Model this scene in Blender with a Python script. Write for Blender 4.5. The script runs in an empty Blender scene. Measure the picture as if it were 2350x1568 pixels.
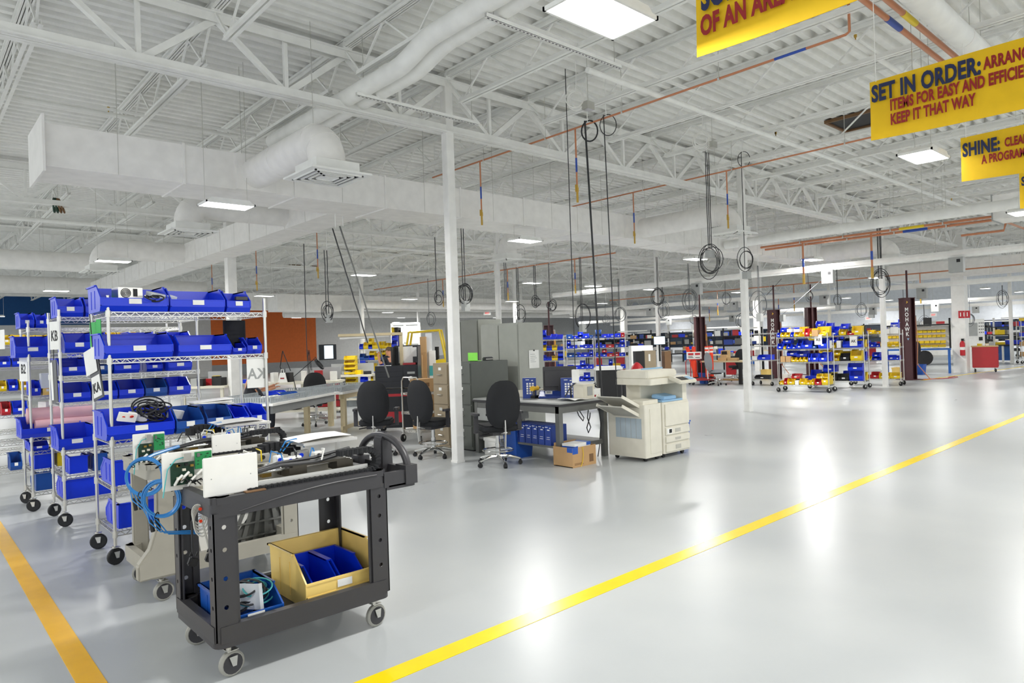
import bpy, bmesh, math, random
from math import sin, cos, pi, radians, sqrt
from mathutils import Vector, Matrix
random.seed(7)
SC = bpy.context.scene
COL = SC.collection

# ------------------------------------------------------------------ camera, world, exposure
W, H, F = 2350, 1568, 1569.0
YAW, PITCH, ROLL, EYE = radians(47.941), radians(0.114), radians(-1.899), 1.6
cam = bpy.data.cameras.new('camera'); camo = bpy.data.objects.new('camera', cam); COL.objects.link(camo)
cam.sensor_width = 36.0; cam.lens = 36.0 * F / W; cam.clip_end = 300; cam.clip_start = .05
_f = Vector((cos(YAW)*cos(PITCH), sin(YAW)*cos(PITCH), sin(PITCH)))
_r0 = Vector((sin(YAW), -cos(YAW), 0)); _u0 = _r0.cross(_f)
_r = _r0*cos(ROLL) + _u0*sin(ROLL); _u = -_r0*sin(ROLL) + _u0*cos(ROLL)
camo.matrix_world = Matrix(((_r.x, _u.x, -_f.x, 0), (_r.y, _u.y, -_f.y, 0), (_r.z, _u.z, -_f.z, EYE), (0, 0, 0, 1)))
SC.camera = camo
def ray(px, py): return _f + _r*((px-W/2)/F) - _u*((py-H/2)/F)
def at(px, py, z=0.0):                       # the point of a horizontal plane seen at a pixel
    d = ray(px, py); return Vector((0, 0, EYE)) + d*((z-EYE)/d.z)
def onX(px, py, x):
    d = ray(px, py); return Vector((0, 0, EYE)) + d*(x/d.x)
def onY(px, py, y):
    d = ray(px, py); return Vector((0, 0, EYE)) + d*(y/d.y)
def onD(px, py, dist):                       # at a given depth along the view axis
    return Vector((0, 0, EYE)) + ray(px, py)*dist

world = bpy.data.worlds.new('sky'); SC.world = world; world.use_nodes = True
bg = world.node_tree.nodes['Background']; bg.inputs[0].default_value = (.93, .97, 1, 1); bg.inputs[1].default_value = 1.2
SC.view_settings.view_transform = 'Standard'; SC.view_settings.look = 'None'; SC.view_settings.gamma = 1
SC.view_settings.use_curve_mapping = False
SC.view_settings.exposure = 0.2
SC.cycles.diffuse_bounces = 5; SC.cycles.max_bounces = 8; SC.cycles.adaptive_threshold = .05
LIGHT_W = 78.0                              # watts of one ceiling fixture

# ------------------------------------------------------------------ materials
def srgb(c):
    if isinstance(c, str): c = tuple(int(c[i:i+2], 16)/255 for i in (0, 2, 4))
    return tuple((v/12.92 if v <= .04045 else ((v+.055)/1.055)**2.4) for v in c)
def mat(name, color, rough=.5, metal=0.0, var=.06, scale=6.0, bump=0.0, spec=.5, coat=0, emit=0, trans=0, alpha=1):
    m = bpy.data.materials.new(name); m.use_nodes = True; nt = m.node_tree
    b = nt.nodes['Principled BSDF']; c = srgb(color)
    tc = nt.nodes.new('ShaderNodeTexCoord'); nz = nt.nodes.new('ShaderNodeTexNoise')
    nz.inputs['Scale'].default_value = scale; nz.inputs['Detail'].default_value = 4
    nt.links.new(tc.outputs['Object'], nz.inputs['Vector'])
    mr = nt.nodes.new('ShaderNodeMapRange'); mr.inputs[1].default_value = .3; mr.inputs[2].default_value = .7
    mr.inputs[3].default_value = 1-var; mr.inputs[4].default_value = 1+var*.6
    nt.links.new(nz.outputs[0], mr.inputs[0])
    mx = nt.nodes.new('ShaderNodeMix'); mx.data_type = 'RGBA'; mx.blend_type = 'MULTIPLY'
    mx.inputs[0].default_value = 1; mx.inputs[6].default_value = (*c, 1)
    nt.links.new(mr.outputs[0], mx.inputs[7]); nt.links.new(mx.outputs[2], b.inputs['Base Color'])
    b.inputs['Roughness'].default_value = rough; b.inputs['Metallic'].default_value = metal
    b.inputs['Specular IOR Level'].default_value = spec
    if coat: b.inputs['Coat Weight'].default_value = coat; b.inputs['Coat Roughness'].default_value = .08
    if trans: b.inputs['Transmission Weight'].default_value = trans
    if alpha < 1: b.inputs['Alpha'].default_value = alpha
    if emit:
        b.inputs['Emission Color'].default_value = (*c, 1); b.inputs['Emission Strength'].default_value = emit
    if bump:
        bp = nt.nodes.new('ShaderNodeBump'); bp.inputs['Strength'].default_value = bump; bp.inputs['Distance'].default_value = .01
        nt.links.new(nz.outputs[0], bp.inputs['Height']); nt.links.new(bp.outputs[0], b.inputs['Normal'])
    return m
M = {}
for n, a in dict(
    white_steel=('f1f1ed', .5), deck=('f3f3ef', .6), duct=('f2f0ec', .45), white_wall=('e4e4e2', .8), column=('f0efeb', .42),
    blue_wall=('12508a', .7), orange_wall=('ec7a3a', .7), grey_wall=('a7aaac', .7), pale_wall=('e4e8ee', .8), yellow_paint=('f4d500', .25),
    blue_bin=('0536dc', .32), dark_blue_bin=('1450a6', .35), yellow_bin=('f0d01a', .35), red_bin=('c4202a', .35), black_bin=('1c1d20', .4),
    amber_bin=('ffdc80', .38), label=('f4f4f0', .6), ink=('1b1b1d', .6), red_ink=('9c1f22', .6), navy_ink=('1f2a57', .6),
    black_plastic=('38373a', .42), black_rubber=('17181a', .55), grey_rubber=('9c9b93', .5), black_fabric=('1f2023', .85), black_paint=('18191b', .3),
    grey_plastic=('a8a498', .55), grey_tray=('a9afb2', .5), dark_steel=('6a6b68', .45), grey_cabinet=('85877f', .45), pale_cabinet=('a8aaa2', .5),
    file_grey=('5e625c', .45), tan_cabinet=('9c8d74', .5), copier=('dedacb', .45), copier_grey=('b9b7ad', .5), copier_blue=('8fb6d6', .45), copier_panel=('a9b7bf', .5),
    box_blue=('25408f', .45), can_blue=('1f56b4', .4), cardboard=('c09a6c', .8), paper=('f3f3ef', .7), green_tape=('3dbf5b', .5), green_board=('1f8a4c', .4),
    dark_board=('143a2a', .4), white_plastic=('f2f1ec', .4), pink_wrap=('e9b7bd', .5), clear_wrap=('d9dde0', .2), blue_tube=('2f7fc4', .25), teal_cord=('4fb3b5', .4),
    black_cord=('26272a', .5), grey_hose=('55575a', .5), grey_cord=('b7b6b0', .5), copper=('c9835c', .3), brass=('c8a03c', .3), pipe_blue=('2a4fae', .4), pipe_yellow=('f0d224', .4),
    maroon=('4d2529', .5), forklift_yellow=('f0cf1c', .35), orange_post=('f4431f', .4), red_paint=('b3242b', .35), wood=('c9a877', .6), pale_wood=('d8c7a0', .6),
    skin=('c98d6c', .6), navy_cloth=('23262f', .9), plaid=('3a3b42', .9), hair=('5b4a3c', .8), grey_fabric=('8d9094', .9), beige=('d9d4c3', .5), banner=('f5c812', .7),
    lime=('8df04a', .25), wood_dark=('7a5a3a', .6), tyre_tan=('cdb893', .7), sign_red=('c41f2c', .5), panel_grey=('a3a5a3', .5), tool_yellow=('e9b820', .4),
    steel_bench=('8f9190', .4), blue_bench=('1f5aa8', .4), window_frame=('2a3038', .5)).items(): M[n] = mat(n, *a)
M['orange_lit_paint'] = mat('orange_lit_paint', 'f6bb00', .25)  # same yellow line paint, with the orange cast of the light put into its colour
M['chrome'] = mat('chrome', 'd8d8d6', .16, 1.0, var=.02); M['zinc'] = mat('zinc', 'd2d1cb', .28, .9, var=.05)
M['alu'] = mat('alu', 'd6d4cf', .35, .7); M['gold_metal'] = mat('gold_metal', 'b0904a', .3, .8)
M['dark_metal'] = mat('dark_metal', '4a453c', .35, .6); M['screen'] = mat('screen', '0c0d10', .15)
M['plaid'] = mat('plaid', '3a3b42', .9, var=.5, scale=60); M['mesh_grey'] = mat('mesh_grey', '8f918e', .4, .3)
M['lit_screen'] = mat('lit_screen', 'cfe0ea', .3, emit=1.0); M['exit_lit'] = mat('exit_lit', 'ff4a45', .4, emit=.6)
M['clear_glass'] = mat('clear_glass', 'e8eef0', .05, trans=.9, var=0)
M['led'] = mat('led', 'ffffff', .5, var=0, emit=9.0)
M['dark_glass'] = mat('dark_glass', '2b3644', .08, var=.4, scale=.7)
M['glass_day'] = mat('glass_day', 'dfeaf2', .1, var=.3, scale=.6, emit=.9)   # daylit window panes
def darkline():
    pass
def floor_material():
    m = bpy.data.materials.new('epoxy_floor'); m.use_nodes = True; nt = m.node_tree; b = nt.nodes['Principled BSDF']
    tc = nt.nodes.new('ShaderNodeTexCoord')
    n1 = nt.nodes.new('ShaderNodeTexNoise'); n1.inputs['Scale'].default_value = .55; n1.inputs['Detail'].default_value = 5
    n2 = nt.nodes.new('ShaderNodeTexNoise'); n2.inputs['Scale'].default_value = 26; n2.inputs['Detail'].default_value = 3
    for n in (n1, n2): nt.links.new(tc.outputs['Object'], n.inputs['Vector'])
    cr = nt.nodes.new('ShaderNodeValToRGB'); cr.color_ramp.elements[0].position = .35; cr.color_ramp.elements[1].position = .7
    cr.color_ramp.elements[0].color = (*srgb('b1b5b7'), 1); cr.color_ramp.elements[1].color = (*srgb('c0c3c3'), 1)
    nt.links.new(n1.outputs[0], cr.inputs[0]); nt.links.new(cr.outputs[0], b.inputs['Base Color'])
    mr = nt.nodes.new('ShaderNodeMapRange'); mr.inputs[3].default_value = .24; mr.inputs[4].default_value = .36
    nt.links.new(n1.outputs[0], mr.inputs[0]); nt.links.new(mr.outputs[0], b.inputs['Roughness'])
    bp = nt.nodes.new('ShaderNodeBump'); bp.inputs['Strength'].default_value = .05; bp.inputs['Distance'].default_value = .004
    nt.links.new(n2.outputs[0], bp.inputs['Height']); nt.links.new(bp.outputs[0], b.inputs['Normal'])
    b.inputs['Specular IOR Level'].default_value = .33
    return m
M['floor'] = floor_material()

# ------------------------------------------------------------------ mesh builder
class B:
    def __init__(s): s.v = []; s.f = []; s.T = None
    def pt(s, p):
        p = Vector(p)
        s.v.append(tuple(s.T @ p) if s.T is not None else tuple(p)); return len(s.v)-1
    def face(s, pts): s.f.append([s.pt(p) for p in pts])
    def box(s, x0, x1, y0, y1, z0, z1):
        i = [s.pt((x, y, z)) for z in (z0, z1) for y in (y0, y1) for x in (x0, x1)]
        for q in ((0, 2, 3, 1), (4, 5, 7, 6), (0, 1, 5, 4), (2, 6, 7, 3), (0, 4, 6, 2), (1, 3, 7, 5)): s.f.append([i[k] for k in q])
        return s
    def cbox(s, c, d, rz=0, rx=0, ry=0):
        old = s.T; m = Matrix.Translation(c) @ Matrix.Rotation(rz, 4, 'Z') @ Matrix.Rotation(ry, 4, 'Y') @ Matrix.Rotation(rx, 4, 'X')
        s.T = m if old is None else old @ m
        s.box(-d[0]/2, d[0]/2, -d[1]/2, d[1]/2, -d[2]/2, d[2]/2); s.T = old; return s
    def rbox(s, x0, x1, y0, y1, z0, z1, r, n=3):        # box with rounded vertical edges
        P = []
        for cx, cy, a0 in ((x1-r, y1-r, 0), (x0+r, y1-r, 90), (x0+r, y0+r, 180), (x1-r, y0+r, 270)):
            for k in range(n+1):
                a = radians(a0+90*k/n); P.append((cx+r*cos(a), cy+r*sin(a)))
        return s.prism(P, 'z', z0, z1)
    def prism(s, poly, ax, a, b):                       # poly in the two other axes, extruded a..b along ax
        def mk(u, v, w): return {'x': (w, u, v), 'y': (u, w, v), 'z': (u, v, w)}[ax]
        n = len(poly); A = [s.pt(mk(u, v, a)) for u, v in poly]; Bb = [s.pt(mk(u, v, b)) for u, v in poly]
        s.f.append(A[::-1]); s.f.append(Bb)
        for k in range(n): s.f.append([A[k], A[(k+1) % n], Bb[(k+1) % n], Bb[k]])
        return s
    def _frame(s, d):
        d = Vector(d).normalized(); h = Vector((0, 0, 1)) if abs(d.z) < .9 else Vector((1, 0, 0))
        u = d.cross(h).normalized(); return u, d.cross(u).normalized()
    def bar(s, p, q, w, h=None):                        # rectangular bar between two points
        h = h or w; p, q = Vector(p), Vector(q); u, v = s._frame(q-p)
        R = [[s.pt(c+u*a*w/2+v*b*h/2) for a, b in ((-1, -1), (1, -1), (1, 1), (-1, 1))] for c in (p, q)]
        s.f.append(R[0][::-1]); s.f.append(R[1])
        for k in range(4): s.f.append([R[0][k], R[0][(k+1) % 4], R[1][(k+1) % 4], R[1][k]])
        return s
    def cyl(s, p, q, r, r2=None, n=12, cap=True):
        r2 = r if r2 is None else r2; p, q = Vector(p), Vector(q); u, v = s._frame(q-p)
        R = [[s.pt(c+(u*cos(2*pi*k/n)+v*sin(2*pi*k/n))*rr) for k in range(n)] for c, rr in ((p, r), (q, r2))]
        if cap: s.f.append(R[0][::-1]); s.f.append(R[1])
        for k in range(n): s.f.append([R[0][k], R[0][(k+1) % n], R[1][(k+1) % n], R[1][k]])
        return s
    def tube(s, pts, r, n=6, closed=False):
        P = [Vector(p) for p in pts]; m = len(P); prev = None; R = []
        for i, p in enumerate(P):
            if closed: d = P[(i+1) % m]-P[i-1]
            else: d = P[min(i+1, m-1)]-P[max(i-1, 0)]
            d.normalize()
            if prev is None: u = s._frame(d)[0]
            else:
                u = prev - d*prev.dot(d)
                u = u.normalized() if u.length > 1e-6 else s._frame(d)[0]
            prev = u; v = d.cross(u); rr = r[i] if isinstance(r, (list, tuple)) else r
            R.append([s.pt(p+(u*cos(2*pi*k/n)+v*sin(2*pi*k/n))*rr) for k in range(n)])
        for i in range(m if closed else m-1):
            a, b = R[i], R[(i+1) % m]
            for k in range(n): s.f.append([a[k], a[(k+1) % n], b[(k+1) % n], b[k]])
        if not closed: s.f.append(R[0][::-1]); s.f.append(R[-1])
        return s
    def ring(s, c, R, r, axis=(0, 0, 1), n=24, m=6, sy=1.0, wob=0):
        u, v = s._frame(axis); c = Vector(c)
        return s.tube([c+u*R*cos(2*pi*k/n)+v*R*sy*sin(2*pi*k/n)+Vector(axis)*wob*sin(4*pi*k/n) for k in range(n)], r, m, True)
    def lathe(s, prof, c=(0, 0, 0), n=20, axis='z'):
        R = []
        for r, h in prof:
            row = []
            for k in range(n):
                a = 2*pi*k/n; x, y = r*cos(a), r*sin(a)
                p = {'z': (x, y, h), 'x': (h, x, y), 'y': (x, h, y)}[axis]
                row.append(s.pt((p[0]+c[0], p[1]+c[1], p[2]+c[2])))
            R.append(row)
        for a, b in zip(R, R[1:]):
            for k in range(n): s.f.append([a[k], a[(k+1) % n], b[(k+1) % n], b[k]])
        s.f.append(R[0][::-1]); s.f.append(R[-1]); return s
    def grid(s, fn, nu, nv):                            # surface from fn(u, v)
        I = [[s.pt(fn(i/nu, j/nv)) for j in range(nv+1)] for i in range(nu+1)]
        for i in range(nu):
            for j in range(nv): s.f.append([I[i][j], I[i+1][j], I[i+1][j+1], I[i][j+1]])
        return s
    def mesh(s, name, m, smooth=False, bevel=0):
        me = bpy.data.meshes.new(name); me.from_pydata(s.v, [], s.f); me.update()
        bm = bmesh.new(); bm.from_mesh(me)
        bmesh.ops.recalc_face_normals(bm, faces=bm.faces)
        if bevel:
            bmesh.ops.bevel(bm, geom=[e for e in bm.edges if len(e.link_faces) == 2 and e.calc_face_angle(0) > .5], offset=bevel, segments=2, affect='EDGES', clamp_overlap=True)
        bm.to_mesh(me); bm.free()
        me.materials.append(M[m] if isinstance(m, str) else m)
        if smooth:
            for p in me.polygons: p.use_smooth = True
            try: me.set_sharp_from_angle(angle=radians(38))
            except Exception: pass
        return me
    def build(s, name, m, parent=None, smooth=False, bevel=0, loc=None):
        return link(name, s.mesh(name, m, smooth, bevel), parent, loc)

def link(name, me, parent=None, loc=None, rz=0):
    o = bpy.data.objects.new(name, me); COL.objects.link(o)
    if parent is not None: o.parent = parent
    if loc is not None: o.location = loc
    if rz: o.rotation_euler = (0, 0, rz)
    return o
def tag(o, label=None, cat=None, group=None, kind=None):
    if label: o['label'] = label
    if cat: o['category'] = cat
    if group: o['group'] = group
    if kind: o['kind'] = kind
    return o
def thing(name, label, cat, loc=(0, 0, 0), rz=0, group=None):
    o = bpy.data.objects.new(name, None); COL.objects.link(o); o.location = loc; o.rotation_euler = (0, 0, rz)
    o.empty_display_size = .05
    return tag(o, label, cat, group)
def struct(name, b, m, smooth=False): return tag(b.build(name, m, None, smooth), kind='structure')
KIDS = {}
def dup(root, loc, rz=0, label=None, group=None):
    def cp(o, par):
        c = o.copy(); COL.objects.link(c)
        if par is not None: c.parent = par
        for ch in o.children: cp(ch, c)
        return c
    r = cp(root, None); r.location = loc; r.rotation_euler = (0, 0, rz)
    if label: r['label'] = label
    if group: r['group'] = group
    return r
_TX = {}
def text_mesh(txt, size, m, bold=.012, sx=1.0, ext=.001, align='LEFT'):
    key = (txt, size, m, bold, sx, align)
    if key in _TX: return _TX[key]
    cu = bpy.data.curves.new('lettering', 'FONT'); cu.body = txt; cu.size = size; cu.offset = bold*size; cu.extrude = ext; cu.align_x = align; cu.space_character = 1.0+bold*1.2
    cu.resolution_u = 3
    o = bpy.data.objects.new('lettering', cu); COL.objects.link(o)
    dg = bpy.context.evaluated_depsgraph_get(); dg.update()
    me = bpy.data.meshes.new_from_object(o.evaluated_get(dg)); COL.objects.unlink(o); bpy.data.objects.remove(o)
    for v in me.vertices: v.co.x *= sx
    me.materials.clear(); me.materials.append(M[m]); _TX[key] = me
    return me
def text(name, txt, size, m, parent, loc, right, up, bold=.012, sx=1.0, align='LEFT'):
    # lettering whose baseline runs along `right` and whose height runs along `up`
    o = link(name, text_mesh(txt, size, m, bold, sx, align=align), parent)
    r, u = Vector(right).normalized(), Vector(up).normalized(); n = r.cross(u)
    o.matrix_local = Matrix(((r.x, u.x, n.x, loc[0]), (r.y, u.y, n.y, loc[1]), (r.z, u.z, n.z, loc[2]), (0, 0, 0, 1)))
    return o
ORD = ['first', 'second', 'third', 'fourth', 'fifth', 'sixth', 'seventh', 'eighth', 'ninth', 'tenth', 'eleventh', 'twelfth', 'thirteenth', 'fourteenth', 'fifteenth', 'sixteenth', 'seventeenth', 'eighteenth', 'nineteenth', 'twentieth']
# ------------------------------------------------------------------ ceiling lamps (first, they light everything)
ZL = 3.43
def fixture(x, y, label, z=ZL):
    t = thing('ceiling_light', label, 'ceiling light', (x, y, z), 0, 'hanging light panels')
    b = B(); b.prism([(-.29, .014), (.29, .014), (.23, .065), (-.23, .065)], 'y', -.155, .155)
    for q in ((-.3, .3, -.17, -.155), (-.3, .3, .155, .17), (-.3, -.285, -.17, .17), (.285, .3, -.17, .17)): b.box(*q, -.004, .02)
    b.build('housing', 'white_steel', t)
    B().box(-.285, .285, -.155, .155, .0, .008).build('diffuser', 'led', t)
    for sx in (-.26, .26): B().cyl((sx, 0, .06), (sx, 0, 5.3-z), .0035, n=5).build('hanger_wire', 'zinc', t)
    l = bpy.data.lights.new('panel_light', 'AREA'); l.shape = 'RECTANGLE'; l.size = .56; l.size_y = .3; l.energy = LIGHT_W; l.color = (1, .985, .955)
    lo = bpy.data.objects.new('panel_light', l); COL.objects.link(lo); lo.location = (0, 0, -.01); lo.parent = t
    return t
LP = [  # seen ones: x, y, label
 (3.00, 2.48, 'largest bright light panel, cut by the top edge above the yellow lettered banner'),
 (8.16, 2.42, 'light panel below the banner reading SHINE'),
 (13.66, 2.64, 'light panel cut by the frame below the lowest yellow banner'),
 (3.12, 8.70, 'light panel just under the big white duct end, over the racks of blue bins'),
 (8.49, 8.97, 'light panel below the main duct, first one past the nearest white column'),
 (14.10, 9.06, 'light panel beside the looped cable coil, near the second white column'),
 (17.14, 7.65, 'light panel below the main duct end, upper one of a close pair'),
 (20.30, 9.25, 'light panel below the main duct end, lower one of a close pair'),
 (3.17, 14.95, 'light panel in front of the round white ducts, above the rack of blue bins'),
 (8.83, 15.30, 'light panel hanging over the orange wall side, beside two slanting cables'),
 (14.72, 15.30, 'light panel behind the nearest column, over the tall grey cabinets'),
 (17.62, 15.33, 'light panel above the copier, crossed by the long hanging cables'),
 (21.17, 15.57, 'light panel above the bright white column behind the copier'),
 (3.31, 22.20, 'light panel against the dark blue wall'),
 (9.16, 22.40, 'light panel in front of the orange wall, over the shelf end of the near rack'),
 (14.91, 22.40, 'light panel over the yellow forklift'),
 (19.50, 31.40, 'small light panel beyond the forklift, left of the coiled black hoses'),
]
for x, y, lb in LP: fixture(x, y, lb)
for x, y in ((20.1, 2.6), (25.3, 2.5), (32, 2.6), (38.5, 2.6), (45, 2.6), (25.3, 9.1), (32.1, 9.2), (38.5, 9), (45, 9), (26.8, 15.2), (32.5, 15.4), (38.5, 15.4), (45, 15.5), (20.3, 22.4), (26.5, 22.5), (32.5, 22.5), (39, 22.5), (46, 22.5), (8.8, 29.2), (14.6, 29.2), (25.5, 29.5), (32, 29.5), (39, 29.5), (3.2, 36), (10, 37), (17, 37), (24, 37), (32, 37), (40, 37), (28, 44), (36, 44), (50, 4), (50, 11), (50, 18), (50, 26), (50, 35)):  # last row, along the far right wall, is added to brighten that wall
    fixture(x, y, 'far light panel deep in the hall, a small bright strip, far wall row added')
# the same grid goes on behind and beside the camera
for x in (-2.8, 3.0, 8.3, 14, 20, 26): fixture(x, -4.0, 'ceiling light panel behind the photographer')
for y in (2.5, 8.9, 15.2, 22): fixture(-2.8, y, 'ceiling light panel beside the photographer')

# ------------------------------------------------------------------ floor, painted lines, ceiling, walls
struct('floor', B().box(-8, 53, -12, 49, -.2, 0), 'floor')
def line(pts):
    b = B(); n = len(pts); top = [b.pt((*p, .0025)) for p in pts]; bot = [b.pt((*p, .0)) for p in pts]; b.f.append(top)
    for k in range(n): b.f.append([bot[k], bot[(k+1) % n], top[(k+1) % n], top[k]])
    return b
ln = line([tuple(at(*p).xy) for p in ((885, 1568), (811, 1568), (1000, 1498), (1590, 1273), (2200, 1014), (2350, 951), (2350, 958), (2200, 1024), (1593, 1290), (1000, 1522))])
x0, x1 = at(812, 1568), at(2350, 951)
l2 = B(); P = [(1.62, 2.97), (15.2, 3.05), (30, 3.2)]
Q = [(1.74, 2.845), (15.2, 2.93), (30, 3.08)]
pts = [(-2, 2.97)] + P + Q[::-1] + [(-2, 2.845)]
tag(line(pts).build('trim_1', 'yellow_paint'), 'yellow line painted across the open floor', kind='structure')
tag(line([(.62, -3), (.735, -3), (.735, 20), (.62, 20)]).build('trim_2', 'orange_lit_paint'), 'yellow line painted along the rack ends', kind='structure')
tag(line([(at(2122, 873).x, at(2122, 873).y), (36, at(2345, 848).y+.0), (36, at(2345, 848).y+.12), (at(2122, 873).x, at(2122, 873).y+.12)]).build('trim_3', 'yellow_paint'), kind='structure')
# corrugated roof deck, ridges along X
b = B(); y = -12.0; pitch = .19; prof = []
while y < 49:
    prof += [(y, 5.30), (y+.075, 5.30), (y+.1, 5.38), (y+.165, 5.38)]; y += pitch
iA = [b.pt((-8, yy, zz)) for yy, zz in prof]; iB = [b.pt((53, yy, zz)) for yy, zz in prof]
for k in range(len(prof)-1): b.f.append([iA[k], iB[k], iB[k+1], iA[k+1]])
top = [b.pt(p) for p in ((-8, -12, 5.5), (53, -12, 5.5), (53, 49, 5.5), (-8, 49, 5.5))]; b.f.append(top)
struct('ceiling', b, 'deck')
YW = 48.0
struct('wall_back', B().box(9.3, 15.9, YW, YW+.3, 0, 5.5).box(23.5, 53, YW, YW+.3, 0, 5.5).box(-8, 9.3, YW, YW+.3, 0, 3.55).box(15.9, 23.5, YW, YW+.3, 0, .75), 'white_wall')
struct('wall_back_blue', B().box(-8, 9.3, YW-.02, YW+.3, 3.55, 5.5), 'blue_wall')
struct('wall_back_orange', B().box(15.9, 23.5, YW-.02, YW+.3, .75, 5.5), 'orange_wall')
struct('trim_4', B().box(15.9, 36, YW-.06, YW-.021, 0, .74), 'grey_wall')
struct('wall_right', B().box(52, 52.3, -12, 48, 2.05, 5.5).box(52, 52.3, -12, 48, 0, .7), 'pale_wall')
k = 0
for y in [-11+2.4*i for i in range(24)]:
    k += 1
    w = tag(B().box(52.0, 52.1, y, y+.07, .7, 2.05).box(52, 52.1, y+2.33, y+2.4, .7, 2.05).box(52, 52.1, y, y+2.4, .7, .76).box(52, 52.1, y, y+2.4, 1.98, 2.05).build('window_%d' % k, 'window_frame'), kind='structure')
    B().box(52.03, 52.06, y+.07, y+2.33, .76, 1.98).build('pane', 'glass_day' if y < 7 else 'dark_glass' if 'dark_glass' in M else 'glass_day', w)
# interior window beside the orange wall
w = tag(B().box(23.7, 25.1, YW-.05, YW-.005, .78, .86).box(23.7, 25.1, YW-.05, YW-.005, 1.86, 1.94).box(23.7, 24.1, YW-.05, YW-.005, .86, 1.86).box(24.85, 25.1, YW-.05, YW-.005, .86, 1.86).build('window_30', 'window_frame'), kind='structure')
B().box(24.1, 24.85, YW-.03, YW-.01, .86, 1.86).build('pane', 'glass_day', w)

# ------------------------------------------------------------------ columns, girders, joists
ROWY = [7.45, 15.35, 23.0, 30.6, 38.3]; COLX = [-1.94+7.6*i for i in range(8)]
def column(x, y, w=.127):
    b = B(); b.rbox(x-w/2, x+w/2, y-w/2, y+w/2, 0, 5.2, .012, 2); b.box(x-w/2-.004, x+w/2+.004, y-w/2-.004, y+w/2+.004, 0, .03)
    return struct('column', b, 'column')
for x, y in [(5.66, 7.45), (13.23, 7.35), (20.87, 7.35), (35.9, 7.5), (43.6, 7.45), (13.26, 15.25), (20.9, 15.1), (13.26, 23.2), (20.9, 22.9), (28.5, 22.9), (36, 22.9), (20.9, 30.6), (36.06, 15.3), (43.66, 15.3), (28.46, 30.6), (43.66, 30.6)]:
    column(x, y)
column(5.58, 15.45, .2); column(28.46, 7.45, .42); column(28.46, 15.2, .3); column(28.5, 22.75, .26)
gb = B(); Lg = 7.6; zt, zb = 5.2, 4.48
for s in (-.055, .055):
    gb.box(0, Lg, s-.045 if s > 0 else s-.045, s+.045, zt-.012, zt); gb.box(0, Lg, s-.006 if s > 0 else s-.006, s+.006, zt-.1, zt)
    gb.box(0, Lg, s-.045, s+.045, zb, zb+.012); gb.box(0, Lg, s-.006, s+.006, zb, zb+.1)
for i in range(5):
    a, m, c = i*1.52, i*1.52+.76, (i+1)*1.52
    gb.bar((a, 0, zt-.05), (m, 0, zb+.05), .07, .05); gb.bar((m, 0, zb+.05), (c, 0, zt-.05), .05, .07); gb.bar((m, 0, zb+.05), (m, 0, zt-.05), .045)
gm = gb.mesh('girder_truss', 'white_steel')
for y in ROWY:
    for x in COLX:
        if x < 50: tag(link('girder_truss', gm, None, (x, y, 0)), kind='structure')
def joist_mesh(L):
    jb = B(); zt, zb = 5.28, 4.8
    for s in (-.03, .03):
        jb.box(s-.024, s+.024, 0, L, zt-.07, zt-.06+.004); jb.box(s-.003, s+.003, 0, L, zt-.07, zt-.01)
        jb.box(s-.02, s+.02, .35, L-.35, zb-.006, zb); jb.box(s-.003, s+.003, .35, L-.35, zb, zb+.05)
    jb.box(-.06, .06, 0, L, zt-.012, zt+.015)
    jb.box(-.06, .06, 0, .12, 5.2, zt).box(-.06, .06, L-.12, L, 5.2, zt)
    n = int(round((L-.7)/1.1)); st = (L-.7)/n
    jb.bar((0, .02, zt-.05), (0, .4, zb+.03), .022)
    jb.bar((0, L-.02, zt-.05), (0, L-.4, zb+.03), .022)
    for i in range(n):
        y0 = .35+i*st
        jb.bar((0, y0+.04, zb+.02), (0, y0+st/2, zt-.04), .02); jb.bar((0, y0+st/2, zt-.04), (0, y0+st-.04, zb+.02), .02)
    return jb.mesh('roof_joist', 'white_steel')
jms = {}
bays = [(-.2, 7.45)] + list(zip(ROWY, ROWY[1:])) + [(38.3, 46.0)]
for i in range(-3, 32):
    x = 2.6+1.52*i
    for y0, y1 in bays:
        if y0 > 30 and i < 0: continue
        L = round(y1-y0, 2)
        if L not in jms: jms[L] = joist_mesh(L)
        tag(link('roof_joist', jms[L], None, (x, y0, 0)), kind='structure')
# bridging lines between the joists and sprinkler mains
for yy, z, x0, x1 in ((2.4, 4.83, -4, 50), (5.0, 4.83, -4, 50), (10.1, 4.83, -4, 50), (12.7, 4.83, -4, 50), (17.9, 4.83, -4, 50), (20.4, 4.83, -4, 50)):
    struct('joist_bridging_trim', B().bar((x0, yy, z), (x1, yy, z), .03), 'white_steel')
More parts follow.
